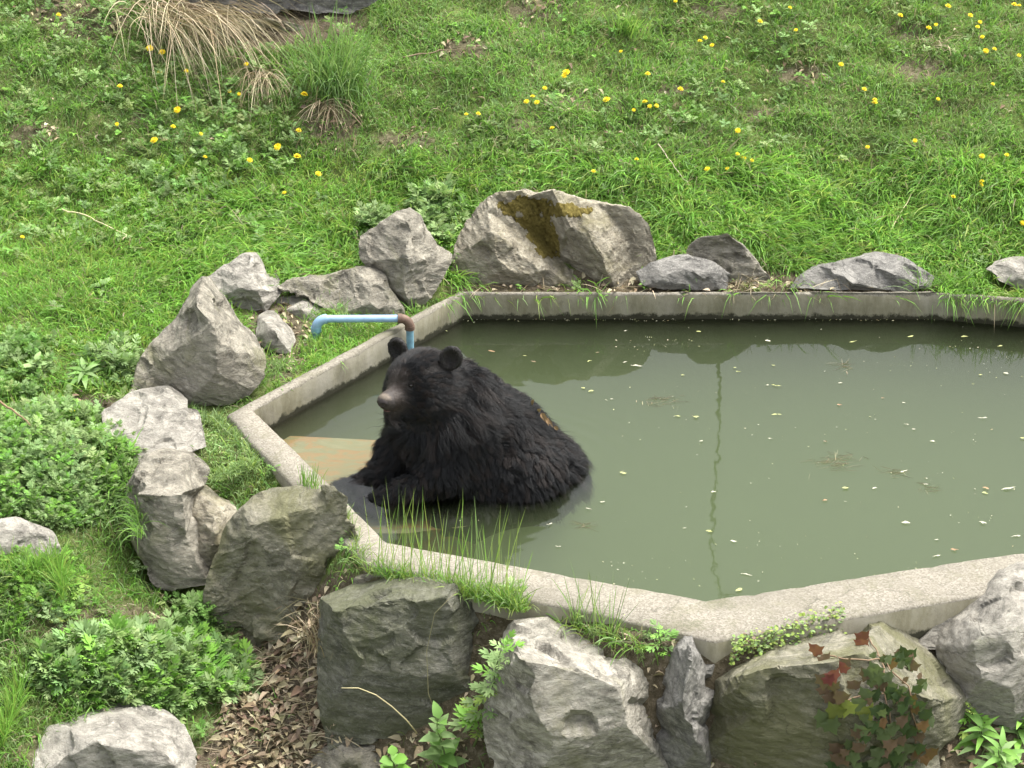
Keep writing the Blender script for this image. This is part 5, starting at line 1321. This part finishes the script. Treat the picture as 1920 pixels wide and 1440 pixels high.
# ---- dead leaves caught in the bear's coat
BB = BVHTree.FromPolygons(BV.tolist(), BF.tolist())
for px, py, s_, lab in ((998, 778, .07, 'uppermost curled brown leaf caught in the fur of the bear back'), (1008, 790, .085, 'tan curled leaf below the uppermost one in the bear fur'), (1014, 797, .06, 'dark brown leaf in the middle of the row on the bear back'), (1034, 800, .07, 'pinkish brown strip leaf stuck low on the bear back'), (1046, 812, .06, 'lowest brown leaf bit on the bear rump'), (995, 764, .05, 'tiny pointed leaf sticking up at the ridge of the bear back')):
    best = None
    for dx in (0, -8, -14, -20):
        h = BB.ray_cast(CAMP, Vector(ray(px + dx, py)).normalized())
        if h[0] is not None: best = h; break
    if best is None: continue
    V, F = leaf_t(1, random.uniform(.25, .5), 4, random.uniform(.1, .9), .7, .7)
    me = np_mesh('dead_leaf', (V - [.5, 0, 0]) * s_ * .72, F, np.tile(PAL['dry'] * random.uniform(.5, .95) * np.array([1.05, .85, .7]), (len(V), 1)), True)
    o = link('dead_leaf', me, M_DRY); o.matrix_world = Matrix.Translation(best[0] + best[1] * .04 + Vector((0, -.02, .01))) @ frame((random.uniform(-.4, 1), random.uniform(-.8, .5), random.uniform(-1, -.2)), Vector((random.uniform(-.8, .3), -.9, random.uniform(.1, .9))) + best[1] * .4)
    tag(o, lab, 'dead leaf', 'dead leaves on the bear')

# ---- twigs and dry stems
def twig(name, pts, r, col, lab, cat='twig', lift=.02, group='dry stems and twigs'):
    q = []
    for p in pts:
        G = ground_hit(p[0], p[1] + (p[2] if len(p) > 2 else 0) * 270)
        if len(p) > 2: G = at_y(p[0], p[1], G[1])
        q.append(G + np.array([0, 0, lift]))
    q = np.array(q); k = len(q); tt_ = np.linspace(0, k - 1, k * 4 - 3)
    qq = np.stack([np.interp(tt_, range(k), q[:, i]) for i in range(3)], 1); qq[1:-1] += rng.normal(0, .003, (len(qq) - 2, 3))
    c = qq[0].copy(); v, f = tube_arrays(qq - c, np.linspace(r, r * .4, len(qq)), 6)
    o = link(name, np_mesh(name, v, f, smooth=True), plain('twig_' + cat, col, .8, .2)); o.location = c; tag(o, lab, cat, group)
twig('dry_stem', [(118, 416), (160, 425), (205, 448), (240, 465), (232, 474)], .004, (.55, .48, .30), 'pale dry stem curving over the left lawn', 'stem', .08)
twig('twig', [(-10, 792), (20, 815), (48, 835), (62, 850)], .007, (.22, .15, .09), 'brown twig over the round weed patch at the left edge', 'twig', .16)
twig('twig', [(755, 122), (800, 113), (850, 107), (892, 106)], .005, (.20, .15, .10), 'thin dark twig lying high on the slope right of the sedge', 'twig', .05)
twig('dry_stem', [(1233, 293), (1250, 318), (1270, 345), (1292, 372)], .004, (.40, .34, .26), 'dry branching stem on the slope above the mossy boulder', 'stem', .08)
twig('dry_stem', [(1655, 475), (1685, 420), (1715, 370), (1745, 320)], .0035, (.42, .40, .22), 'long thin dry stalk standing on the right slope', 'stem', .06)
twig('dry_stem', [(280, 1158), (320, 1175), (372, 1195)], .006, (.45, .38, .26), 'straw coloured stick on the soil above the litter', 'stem', .03)
twig('twig', [(20, 778), (80, 772), (110, 762)], .004, (.40, .30, .18), 'thin tan twig on bare soil below the leaf rosette', 'twig', .03)
def arch(pts, r, col, lab):
    Y = at_z(pts[0][0], pts[0][1], -.42)[1] - .02
    q = np.array([at_y(p[0], p[1], Y - .02 * i) for i, p in enumerate(pts)]); c = q[0].copy()
    v, f = tube_arrays(q - c, np.linspace(r, r * .5, len(q)), 6); o = link('dry_stem', np_mesh('dry_stem', v, f, smooth=True), plain('stem_pale', col, .8, .2)); o.location = c
    tag(o, lab, 'stem', 'dry stems and twigs')
arch([(782, 1375), (762, 1350), (735, 1325), (705, 1303), (672, 1290), (640, 1290)], .0035, (.48, .42, .24), 'arching dry straw stem in front of the dark square boulder')
arch([(822, 1350), (803, 1300), (800, 1220), (815, 1150), (855, 1110)], .0022, (.30, .27, .16), 'thin upright dry stem across the face of the dark square boulder')
print('TRIS grass', NG1, 'objects', len(bpy.data.objects))

# ---- slim trees on top of the slope: in the photograph they show as reflections in the pool
M_BARK = plain('bark', (.10, .085, .065), .9, .1, 9, .4)
for px, Y, H, lab in ((1380, 5.6, 9, 'slim leaning tree above the slope, reflected as a dark streak in the open water'),):
    X = at_y(px, 640, .6)[0] * (Y + 12.36) / 13.0; z = float(terrain_z(np.array([X]), np.array([Y]))[0])
    t = empty('tree', (X, Y, z)); tag(t, lab, 'tree', 'trees above the slope')
    ks = np.linspace(0, 1, 14); pts = np.array([[.13 * math.sin(k * 6 + px) + .05 * math.sin(k * 23 + px), .08 * math.sin(k * 9), k * H - .1] for k in ks])
    v, f = tube_arrays(pts, .014 * (1 - .6 * ks), 8); link('trunk', np_mesh('trunk', v, f, smooth=True), M_BARK, t)
    for i in range(12):
        k = .35 + .6 * i / 12; b0 = np.array([np.interp(k, ks, pts[:, j]) for j in range(3)]); a = i * 2.4; l = 1.5 * (1.2 - k)
        v, f = tube_arrays([b0, b0 + [math.cos(a) * l * .5, math.sin(a) * l * .5, l * .3], b0 + [math.cos(a) * l, math.sin(a) * l, l * .75]], [.018, .012, .004], 5)
        link('branch', np_mesh('branch', v, f, smooth=True), M_BARK, t)
dgt = sum(len(o.data.loop_triangles) if not o.data.calc_loop_triangles() else 0 for o in S.objects if o.type == 'MESH')
print('TOTAL TRIS', dgt)
for o in S.objects:
    if o.type == 'MESH' and len(o.data.polygons) > 60000: print(o.name, len(o.data.polygons))
